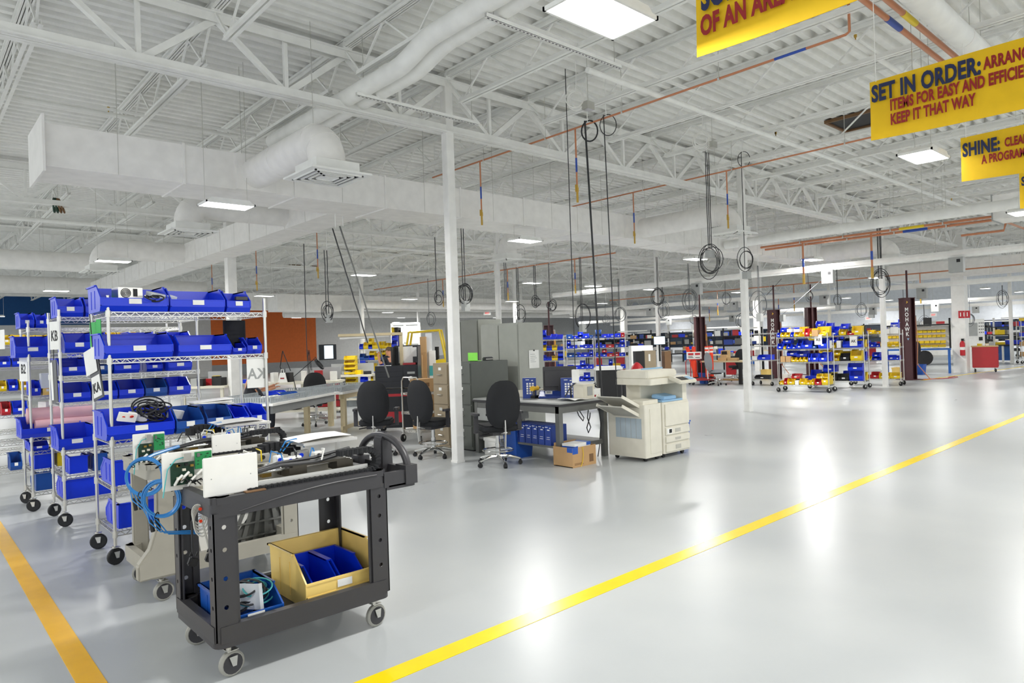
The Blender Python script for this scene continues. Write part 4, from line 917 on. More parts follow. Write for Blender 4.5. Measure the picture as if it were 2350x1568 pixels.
# bins on the lower shelf
z0 = .192
P, Q = onY(705, 1390, 3.53), onY(872, 1300, 3.53); w = Q.x-P.x
yb = bin_('big pale yellow bin on the lower shelf of the black cart', ((P.x+Q.x)/2-.005, 3.53+.23, z0), w, .47, .27, 'amber_bin')
for k in range(2): bin_('blue bin standing inside the big yellow bin, %s one' % ['left', 'right'][k], ((P.x+Q.x)/2-.09+.17*k, 3.77, z0+.012), .155, .36, .17, 'blue_bin', card=False)
P, Q = onY(520, 1420, 3.5), onY(648, 1390, 3.5)
bin_('blue bin full of cables on the lower shelf of the black cart', ((P.x+Q.x)/2, 3.5+.19, z0), Q.x-P.x, .4, .17, 'dark_blue_bin')
cx = (P.x+Q.x)/2
cords_in('heap of black cables in the blue bin of the black cart', (cx, 3.68, z0+.08), 14, .1, 'black_cord', None, 9, .006, .8)
cords_in('loops of teal cable in the blue bin of the black cart', (cx+.06, 3.66, z0+.1), 5, .1, 'teal_cord', None, 21, .0045, .7)
o = B().grid(lambda u, v: (.14*u-.07, .04*sin(5*u)+.02*v, .13*v), 8, 6).build('plastic_bag', 'clear_wrap', None, True); tag(o, 'shiny grey bag of screws among the black cables', 'bag'); o.location = (cx, 3.6, z0+.06)
t = tag(B().tube([(-.06, 0, .0), (-.02, .03, .04), (.03, .02, .01), (.08, .05, .02)], .003, 6).build('loose_wire', 'white_plastic', None, True), 'loose white wire on the lower shelf of the black cart', 'wire'); t.location = (1.3, 3.78, z0+.004)
# ------------------------------------------------------------------ office: cabinets, desk, copier, chairs
fc = thing('filing_cabinet', 'dark grey four drawer filing cabinet right behind the nearest column', 'filing cabinet', (6.35, 7.97, 0))
B().box(0, .74, 0, .46, .02, 1.34).build('body', 'file_grey', fc, False, .006); B().box(.02, .72, .02, .44, 0, .02).build('plinth', 'ink', fc)
def drawers(t, n, z0, z1, w, m, x=-.012):
    hh = (z1-z0)/n
    for k in range(n):
        d = B().box(x, 0, .015, w-.015, z0+k*hh+.008, z0+(k+1)*hh-.008).build('drawer', m, t, False, .003)
        B().box(x-.004, x, w/2-.035, w/2+.035, z0+(k+.78)*hh-.022, z0+(k+.78)*hh+.022).build('label_card', 'label' if k > 1 else 'zinc', d)
        B().tube([(x, w/2-.05, z0+(k+.5)*hh), (x-.03, w/2-.045, z0+(k+.5)*hh), (x-.03, w/2+.045, z0+(k+.5)*hh), (x, w/2+.05, z0+(k+.5)*hh)], .007, 6).build('handle', 'zinc', d)
drawers(fc, 4, .06, 1.32, .46, 'file_grey')
tc = thing('filing_cabinet', 'tan filing cabinet peeking out behind the nearest column', 'filing cabinet', (6.3, 8.47, 0))
B().box(0, .66, 0, .4, .0, 1.32).build('body', 'tan_cabinet', tc, False, .005); drawers(tc, 4, .05, 1.3, .4, 'tan_cabinet')
bx = tag(B().box(6.5, 6.512, 8.0, 8.22, 1.342, 1.47).box(6.5, 6.58, 8.0, 8.22, 1.342, 1.348).build('document_holder', 'lime'), 'lime green clear document holder on the dark filing cabinet', 'document holder')
st = thing('stapler', 'black stapler on the dark filing cabinet', 'stapler', (6.75, 8.05, 1.342)); B().box(-.09, .09, -.02, .02, 0, .012).build('base', 'ink', st); B().prism([(-.09, .03), (-.07, .055), (.07, .055), (.1, .03)], 'y', -.02, .02).build('arm', 'black_plastic', st); B().box(-.09, -.05, -.02, .02, .01, .04).build('hinge', 'black_plastic', st)
def tall_cabinet(label, x0, y0, w, d, h, m):
    t = thing('tall_cabinet', label, 'cabinet', (x0, y0, 0)); B().box(0, w, 0, d, 0, h).build('body', m, t, False, .006)
    for k in (0, 1):
        dd = B().box(-.014, 0, .01+k*d/2, d/2-.004+k*d/2, .06, h-.03).build('door', m, t, False, .004)
        B().box(-.03, -.014, d/2-.06+k*.1, d/2-.04+k*.1, h*.5, h*.56).build('handle', 'zinc', dd)
    return t
tall_cabinet('darker tall grey cabinet standing farther back of two', 7.54, 9.23, .54, .95, 2.03, 'grey_cabinet')
pc = tall_cabinet('pale grey tall cabinet standing nearer, with a sheet pinned on its side', 7.31, 7.95, .55, .92, 1.92, 'pale_cabinet')
q = onY(1226, 845, 7.945)
o = sign('white sheet with small print pinned on the pale tall cabinet', '', (q.x, 7.943, q.z), (1, 0, 0), (0, 0, 1), .22, .29, .1, name='notice')
for k in range(5): B().box(-.08, .02+.02*(k % 3), .22-.03*k, .226-.03*k, .002, .003).build('print_line', 'panel_grey', o)
B().cyl((0, .285, .002), (0, .285, .012), .012, n=10).build('magnet', 'ink', o)
# desk
dk = thing('desk', 'grey topped steel desk between the filing cabinet and the copier', 'desk', (6.34, 6.17, .035))
B().box(-.03, .95, -.03, 1.74, .725, .765).build('top', 'panel_grey', dk, False, .01); B().box(-.034, .954, -.034, 1.744, .722, .748).build('edge_band', 'black_plastic', dk)
for x, y in ((.02, .02), (.9, .02), (.02, 1.68), (.9, 1.68), (.02, .9)): B().box(x-.035, x+.035, y-.035, y+.035, -.035, .722).build('leg', 'dark_steel', dk)
b = B(); b.box(-.015, .93, -.012, .05, .63, .722).box(-.012, .05, 0, 1.7, .63, .722).box(0, .93, .01, .05, .14, .2).box(.0, .93, 1.66, 1.71, .14, .2); b.build('frame', 'dark_steel', dk)
B().box(.0, .93, .05, 1.66, .17, .2).build('lower_shelf', 'dark_steel', dk)
dr = B().box(-.02, .55, 1.15, 1.65, .45, .63).build('drawer', 'panel_grey', dk, False, .004); B().box(-.026, -.02, 1.35, 1.45, .52, .55).build('handle', 'ink', dr); B().cyl((-.025, 1.4, .6), (-.02, 1.4, .6), .01, n=8).build('lock', 'ink', dr)
def product_box(label, x, y, z, w=.13, d=.09, h=.27, rz=0, face=-1, grp=None, rows=True):
    t = thing('product_box', label, 'box', (x, y, z), rz, grp); B().box(-d/2, d/2, -w/2, w/2, 0, h).build('carton', 'box_blue', t)
    p = B()
    if rows:
        for r in range(5):
            for c in range(3): p.box(-d/2-.001, -d/2, .028-.04*c-.013, .028-.04*c+.013, h*.72-.034*r-.012, h*.72-.034*r+.012)
    else: p.box(-d/2-.001, -d/2, -w*.3, w*.1, h*.75, h*.8).box(-d/2-.001, -d/2, -w*.3, w*.2, h*.4, h*.42).box(-d/2-.001, -d/2, -w*.3, w*.25, h*.3, h*.32)
    p.build('print', 'white_plastic', t); q = B(); q.box(-d/2-.001, -d/2, .0, .05, h*.9, h*.93).box(-d/2-.001, -d/2, -.055, -.03, h*.86, h*.9); q.build('print', 'white_plastic', t); return t
a = at(1216, 914, .8); product_box('blue printed carton standing on the desk next to the desk chair', a.x, a.y, .8, .19, .1, .29, .75)
a = at(1304, 916, .8); product_box('blue printed carton standing on the desk corner by the monitor', a.x+.02, a.y+.02, .8, .19, .1, .29, .75)
for k in range(6):
    product_box('blue printed cartons in a row on the desk lower shelf', 6.48, 7.0-.125*k, .237, .11, .3, .26, 0, grp='cartons on the desk lower shelf', rows=False)
a = at(1254, 914, .8); dv = thing('desk_scanner', 'blue sloped label machine on the desk between the two cartons', 'office machine', (a.x+.1, a.y+.02, .8), .75)
B().prism([(-.18, 0), (.14, 0), (.14, .075), (.08, .1), (-.02, .085), (-.18, .03)], 'y', -.16, .16).build('body', 'box_blue', dv, False, .008); B().cbox((-.06, .02, .075), (.09, .1, .008), 0, 0, -.32).build('display', 'white_plastic', dv); B().cbox((-.06, .02, .081), (.06, .06, .004), 0, 0, -.32).build('screen', 'panel_grey', dv)
mo = thing('monitor', 'black monitor on the desk seen from behind its side', 'monitor', (7.08, 6.85, .8), 2.45)
B().box(-.24, .24, -.02, .02, .1, .44).build('screen_housing', 'black_plastic', mo, False, .006); B().box(-.22, .22, .02, .05, .16, .38).build('rear_cover', 'black_plastic', mo); B().box(-.03, .03, .0, .05, .01, .16).build('neck', 'black_plastic', mo); B().rbox(-.12, .12, -.1, .1, 0, .012, .03).build('foot', 'black_plastic', mo)
B().box(-.225, .225, -.023, -.02, .12, .42).build('screen', 'screen', mo)
dl = thing('cordless_drill', 'yellow and black cordless drill lying on the desk behind the cartons', 'drill', (6.78, 7.05, .8), .3)
B().cyl((-.1, 0, .14), (.06, 0, .14), .035, n=14).build('motor_body', 'tool_yellow', dl, True); B().cyl((.06, 0, .14), (.13, 0, .14), .022, .014, n=12).build('chuck', 'ink', dl, True); B().cbox((-.03, 0, .08), (.045, .04, .1), 0, 0, .2).build('grip', 'black_plastic', dl); B().box(-.08, .03, -.035, .035, 0, .04).build('battery', 'ink', dl)
o = tag(B().box(-.2, .2, -.1, .1, 0, .1).build('beige_case', 'beige', None, False, .008), 'low beige case behind the drill on the desk', 'case'); o.location = (7.0, 7.35, .8)
pcx = thing('desktop_computer', 'beige desktop computer on the desk end next to the copier', 'computer', (7.9, 6.62, .0)); 
pcx.location = (6.98, 6.3, .8); B().box(-.07, .16, -.06, .28, 0, .2).build('case', 'beige', pcx, False, .006); B().box(.0, .1, -.068, -.06, .05, .17).build('front_panel', 'panel_grey', pcx)
o = thing('speaker', 'black box speaker between the monitor and the beige computer', 'speaker', (6.94, 6.52, .8)); B().box(-.06, .06, -.07, .07, 0, .19).build('cabinet', 'ink', o, False, .005); B().box(-.062, -.06, -.05, .05, .02, .17).build('grille', 'black_fabric', o)
o = thing('lunch_bag', 'small white carton with red print on the desk by the copier', 'carton', (7.18, 6.24, .8), .6); B().box(-.06, .06, -.05, .05, 0, .13).build('box', 'white_plastic', o); B().box(-.061, -.06, -.03, .03, .02, .05).build('print', 'red_ink', o)
o = tag(B().grid(lambda u, v: (.3*u-.15, .36*v-.18, .012+.02*abs(sin(4*u+3*v))*(1-u)), 10, 8).build('paper_pile', 'paper', None, True), 'loose papers lying on the desk edge by the blue carton', 'papers'); o.location = (6.75, 6.3, .803)
o = thing('outlet_box', 'grey outlet box hanging on a cord above the desk', 'outlet box', (6.85, 6.33, 1.12), .5); B().box(-.05, .05, -.04, .04, -.09, .09).build('box', 'white_steel', o, False, .004); B().tube([(-.02, 0, -.09), (-.15, .05, -.16), (-.2, .1, -.26)], .009, 6).build('cord', 'black_cord', o, True); B().cyl((0, 0, .09), (-.0, -.0, 4.18), .006, n=6).build('drop_cord', 'black_cord', o)
o = tag(B().cyl((0, 0, 0), (0, 0, .03), .09, n=14).cyl((.02, 0, .03), (.02, 0, .045), .08, n=14).build('disc_stack', 'white_plastic'), 'pale round dishes on the desk next to the filing cabinet', 'dish'); o.location = (6.75, 7.72, .8)
# under and beside the desk
t = thing('dangling_cable', 'black cords dangling under the desk top by the copier', 'cord', (6.95, 6.2, .0))
B().tube([(0, 0, .7), (-.03, 0, .55), (.03, 0, .42), (-.02, 0, .35), (-.05, 0, .42), (.02, 0, .56), (.03, 0, .62)], .008, 6).build('loop', 'black_cord', t, True); B().tube([(-.25, 0, .7), (-.2, 0, .6), (-.12, 0, .52), (-.1, 0, .56), (-.18, 0, .66)], .007, 6).build('loop', 'black_cord', t, True); B().tube([(.2, 0, .7), (.24, .0, .45), (.2, 0, .15), (.1, -.05, .02)], .007, 6).build('loop', 'black_cord', t, True)
def waste_bin(label, x, y, h=.4, r=.17, m='can_blue', sq=True):
    t = thing('waste_bin', label, 'waste bin', (x, y, 0)); b = B()
    A = [(-r, -r*.75), (r, -r*.75), (r, r*.75), (-r, r*.75)]
    for s0, s1, z0, z1 in ((.8, 1, 0, h),):
        lo = [(p[0]*s0, p[1]*s0, z0) for p in A]; hi = [(p[0]*s1, p[1]*s1, z1) for p in A]
        for k in range(4): b.face([lo[k], lo[(k+1) % 4], hi[(k+1) % 4], hi[k]]); b.face([(lo[k][0]*.96, lo[k][1]*.96, .01), (lo[(k+1) % 4][0]*.96, lo[(k+1) % 4][1]*.96, .01), (hi[(k+1) % 4][0]*.96, hi[(k+1) % 4][1]*.96, z1), (hi[k][0]*.96, hi[k][1]*.96, z1)])
        b.face(lo)
    b.build('tub', m, t); q = B()
    for k in range(4): q.bar((A[k][0], A[k][1], h), (A[(k+1) % 4][0], A[(k+1) % 4][1], h), .02, .02)
    q.build('rim', m, t); return t
waste_bin('blue waste bin standing by the desk chair', 6.47, 7.1, .42, .18); waste_bin('blue waste bin standing beside the copier', 8.28, 5.72, .4, .16)
o = thing('archive_box', 'white archive box under the desk behind the chair', 'box', (6.48, 7.5, 0)); B().box(-.17, .17, -.16, .16, 0, .2).build('box', 'white_plastic', o); B().box(-.18, .18, -.17, .17, .2, .245).build('lid', 'white_plastic', o)
o = thing('cardboard_box', 'open brown cardboard box holding a white and blue carton, in front of the desk', 'box', (6.28, 5.9, 0), .0)
b = B(); 
for x0, x1, y0, y1 in ((0, .44, -.005, .0), (0, .44, .33, .335), (0, .005, 0, .33), (.435, .44, 0, .33)): b.box(x0, x1, y0, y1, 0, .25)
b.box(0, .44, 0, .33, 0, .01); b.build('carton', 'cardboard', o); B().box(.02, .42, .325, .34, .25, .29).build('flap', 'cardboard', o)
B().box(-.002, .1, -.006, -.005, .17, .25).build('blue_tape', 'can_blue', o); B().box(-.002, 0, 0, .09, .19, .25).build('blue_tape', 'can_blue', o)
q = B(); q.box(.03, .2, -.0062, -.0055, .03, .036).box(.03, .18, -.0062, -.0055, .045, .051).box(.31, .39, -.0062, -.0055, .04, .14); q.build('print', 'wood_dark', o)
B().tube([(.18, -.01, .25), (.19, -.015, .15), (.17, -.012, .05), (.14, -.01, .0)], .004, 6).build('yellow_cord', 'yellow_bin', o, True)
o = thing('paper_carton', 'white and blue carton lying in the open cardboard box', 'carton', (6.5, 6.03, .2), .1); B().box(-.17, .17, -.1, .1, 0, .09).build('carton', 'white_plastic', o); B().box(-.171, -.1, -.101, .101, .0, .06).build('blue_end', 'can_blue', o); B().box(.08, .171, -.101, .101, .05, .091).build('blue_end', 'can_blue', o)
# copier
cp = thing('copier', 'big beige office copier with a sorter beside the desk', 'copier', (7.14, 5.43, 0))
mb = B().rbox(.38, .98, -.03, .6, .06, .74, .03).build('main_body', 'copier', cp, False)
b = B(); b.rbox(.4, .98, .35, .6, .74, 1.0, .02).box(.88, .98, 0, .36, .74, .98).rbox(.2, 1.0, .02, .62, .98, 1.06, .03); b.build('upper_body', 'copier', cp)
B().rbox(.2, .86, .06, .62, 1.06, 1.17, .05).build('document_feeder', 'copier', cp, False, .015); B().cbox((.78, .3, 1.1), (.3, .36, .05), 0, 0, -.1).build('feeder_tray', 'copier', cp); B().box(.45, .92, .34, .36, 1.17, 1.19).build('feeder_guide', 'copier_blue', cp)
q = B().cbox((.78, -.08, 1.03), (.4, .2, .05), 0, .35).build('control_panel', 'copier', cp, False, .012); B().cbox((.72, -.115, 1.047), (.16, .1, .006), 0, .35).build('screen', 'screen', q); B().cbox((.88, -.115, 1.047), (.1, .1, .006), 0, .35).build('keypad', 'copier_blue', q)
o = B().box(.41, .88, .0, .36, .742, .765).build('output_tray', 'copier_blue', cp); B().cbox((.62, .12, .8), (.3, .2, .05), 0, .15).build('tray_cover', 'copier_blue', o, False, .01)
for z0, z1 in ((.42, .72), (.3, .41), (.2, .29), (.075, .19)):
    d = B().box(.41, .96, -.046, -.03, z0+.004, z1-.004).build('drawer', 'copier', cp, False, .005)
    if z1 < .5: B().box(.62, .74, -.05, -.046, z0+.03, z1-.03).build('handle', 'copier_grey', d)
B().box(.44, .55, -.048, -.046, .32, .39).build('label', 'label', cp); B().box(.48, .54, -.049, -.048, .33, .38).build('print', 'ink', cp)
fn = B().rbox(0, .36, -.02, .6, .05, .74, .02).box(.02, .34, .02, .58, .74, .79).build('sorter', 'copier', cp)
B().box(-.006, 0, .04, .46, .3, .56).build('side_panel', 'copier_panel', fn); 
for k in range(4): B().box(-.008, -.006, .12+.085*k, .125+.085*k, .3, .56).build('panel_groove', 'panel_grey', fn)
B().box(.1, .34, -.026, -.02, .1, .68).build('front_door', 'copier', fn)
for k, z in enumerate((.72, .6)):
    tr = B().cbox((-.16, .28, z+.06), (.4, .42, .014), 0, 0, .42).build('sorter_tray', 'copier_grey', cp); B().cbox((-.16, .07, z+.07), (.4, .015, .04), 0, 0, .42).build('tray_edge', 'copier', tr); B().cbox((-.16, .49, z+.07), (.4, .015, .04), 0, 0, .42).build('tray_edge', 'copier', tr)
for x, y in ((.08, .05), (.08, .52), (.32, .05), (.46, .05), (.9, .05), (.9, .52)): B().cyl((x, y-.015, .03), (x, y+.015, .03), .03, n=12).box(x-.012, x+.012, y-.012, y+.012, .03, .07).build('caster', 'ink', cp)
# ------------------------------------------------------------------ black drafting chairs
def ellipse_pad(b, cx, cz, rx, rz, y, t, bend, n=22, m=4, top=1.0):
    def fn(u, v, s):
        a = 2*pi*u; c, q = cos(a), sin(a); x = rx*v*(1 if c > 0 else -1)*abs(c)**.72*(1-.1*max(q, 0)); z = rz*v*(1 if q > 0 else -1)*abs(q)**.8
        return (cx+x, y+s*(t*(1-v**4)**.5)+bend*((x/rx)**2)+.35*bend*((z/rz)**2), cz+z)
    for s in (-1, 1): b.grid(lambda u, v: fn(u, v, s), n, 6)
CH = []
def chair(label, loc, rz, seat_z=.52, arms=True):
    t = thing('drafting_chair', label, 'chair', loc, rz, None)
    b = B(); b.rbox(-.24, .24, -.23, .22, seat_z-.045, seat_z+.045, .1, 6); b.build('seat', 'black_fabric', t, True, .02)
    b = B(); ellipse_pad(b, 0, seat_z+.34, .235, .31, .24, .045, -.05); bk = b.build('backrest', 'black_fabric', t, True); bk.rotation_euler = (radians(-5), 0, 0)
    s = B(); s.bar((0, .2, seat_z-.07), (0, .32, seat_z-.04), .05, .012).bar((0, .315, seat_z-.06), (0, .3, seat_z+.16), .05, .012).bar((0, .3, seat_z-.24), (0, .32, seat_z-.05), .045, .01); s.build('back_bar', 'alu', t); B().box(-.018, .018, .309, .313, seat_z+.03, seat_z+.07).build('mark', 'ink', t)
    B().box(-.12, .12, -.12, .18, seat_z-.09, seat_z-.045).build('mechanism', 'black_plastic', t); B().cyl((.1, 0, seat_z-.08), (.26, .02, seat_z-.1), .01, n=6).build('lever', 'black_plastic', t)
    if arms:
        for sx in (-1, 1):
            a = B(); a.bar((sx*.2, .02, seat_z-.06), (sx*.3, .03, seat_z-.05), .05, .015).bar((sx*.3, .03, seat_z-.06), (sx*.3, .03, seat_z+.17), .02, .06); a.build('arm_support', 'black_plastic', t)
            B().rbox(sx*.3-.035, sx*.3+.035, -.12, .12, seat_z+.17, seat_z+.2, .03, 4).build('armrest', 'black_plastic', t, True)
    B().cyl((0, 0, .1), (0, 0, seat_z-.09), .025, n=12).cyl((0, 0, .1), (0, 0, .28), .034, n=12).build('gas_column', 'chrome', t, True)
    B().ring((0, 0, .2), .2, .011, n=28).build('foot_ring', 'chrome', t, True); B().bar((-.2, 0, .2), (.2, 0, .2), .02, .012).build('ring_spoke', 'chrome', t)
    for k in range(5):
        a = 2*pi*k/5+.3; p = (.29*cos(a), .29*sin(a))
        l = B().tube([(0, 0, .12), (p[0]*.5, p[1]*.5, .115), (p[0]*.9, p[1]*.9, .085), (p[0], p[1], .075)], [.026, .022, .017, .015], 8).build('leg', 'chrome', t, True)
        B().cyl((p[0]-.02*sin(a), p[1]+.02*cos(a), .028), (p[0]+.02*sin(a), p[1]-.02*cos(a), .028), .028, n=12).box(p[0]-.012, p[0]+.012, p[1]-.012, p[1]+.012, .03, .07).build('caster', 'ink', l, True)
    return t
chair('black drafting chair at the grey desk, its back to the camera', (5.86, 6.84, 0), radians(158), .5)
chair('black drafting chair turned sideways at the left of the nearest column', (5.72, 8.1, 0), radians(105), .5)
chair('black drafting chair facing away, farthest left, above the cart handle', tuple(at(867, 1045).xy)+(0,), radians(140), .5)
# ------------------------------------------------------------------ workbenches with grey slotted trays
def slot_tray(label, loc, rz, L, D, h=.1):
    t = thing('slotted_tray', label, 'tray', loc, rz); b = B(); b.box(0, L, 0, D, 0, .006)
    for y in (0, D):
        b.box(0, L, y-.004, y+.004, 0, .02).box(0, L, y-.004, y+.004, h-.012, h); n = int(L/.04)
        for k in range(n+1): b.box(L*k/n-.009, L*k/n+.009, y-.004, y+.004, .02, h-.012)
    for x in (0, L):
        b.box(x-.004, x+.004, 0, D, 0, .02).box(x-.004, x+.004, 0, D, h-.012, h); n = int(D/.04)
        for k in range(n+1): b.box(x-.004, x+.004, D*k/n-.009, D*k/n+.009, .02, h-.012)
    for k in range(1, 4): b.box(0, L, D*k/4-.003, D*k/4+.003, .006, h*.7)
    b.build('walls', 'grey_tray', t); return t
def steel_bench(label, loc, rz, L, D, h, legm='steel_bench', top='white_plastic'):
    t = thing('workbench', label, 'workbench', loc, rz); B().box(-.05, L+.05, -.04, D+.04, h-.035, h).build('top', top, t)
    B().box(.05, L-.05, .02, .06, h-.16, h-.035).box(.05, L-.05, D-.06, D-.02, h-.16, h-.035).build('apron', legm, t)
    for x in (.12, L-.3):
        b = B(); b.prism([(0, .1), (.16, .1), (.16, h-.3), (.3, h-.12), (.3, h-.035), (0, h-.035)] if x < L/2 else [(0, .1), (.16, .1), (.16, h-.035), (-.14, h-.035), (-.14, h-.12), (0, h-.3)], 'y', D*.3-.06, D*.3+.06)
        b.prism([(0, .1), (.16, .1), (.22, 0), (-.06, 0)], 'y', D*.12, D*.88); b.build('leg', legm, t)
    return t
BR = radians(38); bl = at(624, 926.6, .8)
wb = steel_bench('grey steel workbench with slotted trays behind the nearest rack', (bl.x, bl.y, 0), BR, 2.3, .95, .8)
R38 = Matrix.Rotation(BR, 4, 'Z')
def onb(u, v, z=.8): return Vector((bl.x, bl.y, 0))+R38 @ Vector((u, v, z))
slot_tray('first grey slotted tray on the steel workbench, nearest the rack', onb(.0, .02), BR, 1.1, .9); slot_tray('second grey slotted tray on the steel workbench, past the first', onb(1.14, .02), BR, 1.1, .9)
wb2 = thing('workbench', 'pale wooden workbench carrying a slotted tray next to the black tool chest', 'workbench', tuple(onb(2.45, -.05, 0)), BR)
B().box(0, 1.7, 0, .95, .74, .78).build('top', 'white_plastic', wb2)
for x in (.25, 1.3):
    for y in (.1, .85): B().box(x-.045, x+.045, y-.045, y+.045, 0, .74).build('leg', 'pale_wood', wb2)
B().box(.1, 1.5, .08, .12, .64, .74).box(.1, 1.5, .06, .1, .06, .13).build('rail', 'pale_wood', wb2); slot_tray('third grey slotted tray on the wooden workbench', onb(2.5, 0, .78), BR, 1.5, .85)
bin_('dark blue bin standing in the slotted tray of the steel bench', onb(1.0, .22, .81), .2, .24, .1, 'dark_blue_bin', BR); bin_('blue bin standing behind the dark blue one on the steel bench', onb(1.18, .55, .81), .28, .24, .11, 'blue_bin', BR)
o = tag(B().grid(lambda u, v: (.3*u, .22*v, .05*abs(sin(5*u+4*v))), 8, 6).build('crumpled_paper', 'paper'), 'crumpled white paper in the first slotted tray', 'paper'); o.location = onb(.35, .3, .83)
hs = thing('handset_stand', 'black curved arm tool standing in the slotted tray of the steel bench', 'tool', tuple(onb(.95, .7, .8)), BR)
B().tube([(0, 0, .02), (-.05, 0, .08), (-.1, 0, .15), (-.18, 0, .2)], [.04, .035, .03, .02], 8).build('arm', 'black_plastic', hs, True); B().rbox(-.07, .09, -.06, .06, 0, .02, .03).build('foot', 'black_plastic', hs)
def mag_lamp(label, loc, rz, pts, head=True, foot=.05):
    t = thing('magnifier_lamp', label, 'lamp', loc, rz); B().cyl((0, 0, 0), (0, 0, .05), foot, n=12).build('base', 'ink', t, True)
    for a, b_ in zip(pts, pts[1:]):
        A = B()
        for s in (-.012, .012): A.cyl((a[0], s, a[1]), (b_[0], s, b_[1]), .006, n=6)
        A.build('arm', 'ink', t)
    if head:
        e = pts[-1]; B().ring((e[0]+.09, 0, e[1]-.1), .1, .022, (.75, -.1, .6), 24, 8).build('lamp_ring', 'ink', t, True); B().cyl((e[0]+.085, 0, e[1]-.105), (e[0]+.095, 0, e[1]-.095), .08, n=20).build('lens', 'clear_glass', t); B().tube([(e[0], 0, e[1]), (e[0]+.02, 0, e[1]+.04), (e[0]+.06, 0, e[1]-.03)], .008, 6).build('neck', 'ink', t)
    return t
mag_lamp('black magnifier lamp with round ring over the wooden bench', tuple(onb(2.2, .75, .8)), -.55, [(0, .05), (-.04, .3), (.34, .62)])
# black tool chest
tch = thing('tool_chest', 'black tool chest with an open lid tray and notices, on a red lettered roller cabinet', 'tool chest', tuple(at(900, 975).xy)+(0,), radians(-42))
q = onD(913, 800, 12.9); tch.location = (q.x, q.y, 0)
B().box(-.42, .42, -.25, .25, .1, .82).build('roller_cabinet', 'black_paint', tch, False, .006); top = B().box(-.4, .4, -.23, .23, .84, 1.25).build('top_chest', 'black_paint', tch, False, .006)
for k in range(4): B().box(-.37, .12, -.242, -.23, .87+.09*k, .95+.09*k).build('drawer', 'black_paint', top, False, .004)
B().box(.15, .37, -.24, -.23, .87, 1.22).build('drawer', 'black_paint', top, False, .004); B().cyl((.26, -.245, 1.0), (.26, -.24, 1.0), .045, n=14).build('sticker', 'label', top); B().box(.2, .34, -.244, -.24, 1.09, 1.13).build('name_plate', 'panel_grey', top)
ld = B().box(-.1, .4, .19, .23, 1.25, 1.62).box(-.1, -.08, -.2, .2, 1.25, 1.6).box(.38, .4, -.2, .2, 1.25, 1.6).build('open_lid', 'black_paint', tch); B().box(-.02, .25, .18, .19, 1.28, 1.6).build('notice', 'paper', ld); B().box(.22, .35, .175, .185, 1.4, 1.58).build('notice', 'paper', ld); B().box(.1, .34, -.1, .1, 1.255, 1.29).build('red_tray', 'red_paint', tch)
B().box(-.42, .2, -.262, -.25, .68, .73).build('red_strip', 'red_paint', tch); B().box(-.3, .1, -.258, -.25, .2, .4).build('red_drawer', 'red_paint', tch)
for x in (-.34, .34):
    for y in (-.18, .18): caster(tch, x, y, .05, .03, 1.2)
# cart of chromed wire behind the sideways chair and cardboard boxes
wc = rack('small chrome wire cart with cardboard boxes, behind the sideways chair', (6.35, 9.35, 0), radians(5), .75, .45, .9, (.2, .5, .82))
B().tube([(0, 0, .9), (0, 0, 1.02), (0, .06, 1.08), (0, .4, 1.08), (0, .45, 1.02), (0, .45, .9)], .012, 8).build('push_handle', 'zinc', wc, True)
for k, (x, y, z, w, d, h, lb) in enumerate(((6.6, 9.55, .21, .3, .3, .25, 'lower cardboard box on the chrome cart'), (6.6, 9.58, .51, .3, .3, .26, 'middle cardboard box on the chrome cart'), (6.55, 9.55, .83, .3, .26, .22, 'upper cardboard box on the chrome cart'))):
    o = thing('cardboard_box', lb, 'box', (x, y, z), .1); B().box(-w/2, w/2, -d/2, d/2, 0, h).build('carton', 'cardboard', o); B().box(-.1, .05, -d/2-.001, -d/2, h*.4, h*.7).build('print', 'wood_dark', o)
for k, (px, y0, w, h, m, lb) in enumerate(((962, 11.2, .16, 1.42, 'cardboard', 'tall brown carton standing on end behind the black tool chest'), (975, 11.25, .12, 1.78, 'cardboard', 'tallest narrow brown tube box behind the black tool chest'), (988, 11.3, .12, 1.85, 'clear_wrap', 'tall parcel in clear wrap behind the black tool chest'), (995, 11.2, .12, 1.5, 'white_plastic', 'tall white and green carton leaning behind the nearest column'))):
    q = onY(px, 900, y0); o = thing('tall_carton', lb, 'carton', (q.x, y0, 0), -.7); B().box(-w/2, w/2, -.06, .06, 0, h).build('carton', m, o)
    if k == 3: B().box(-w/2-.001, w/2+.001, -.061, .061, 1.0, 1.2).build('green_band', 'teal_cord', o)
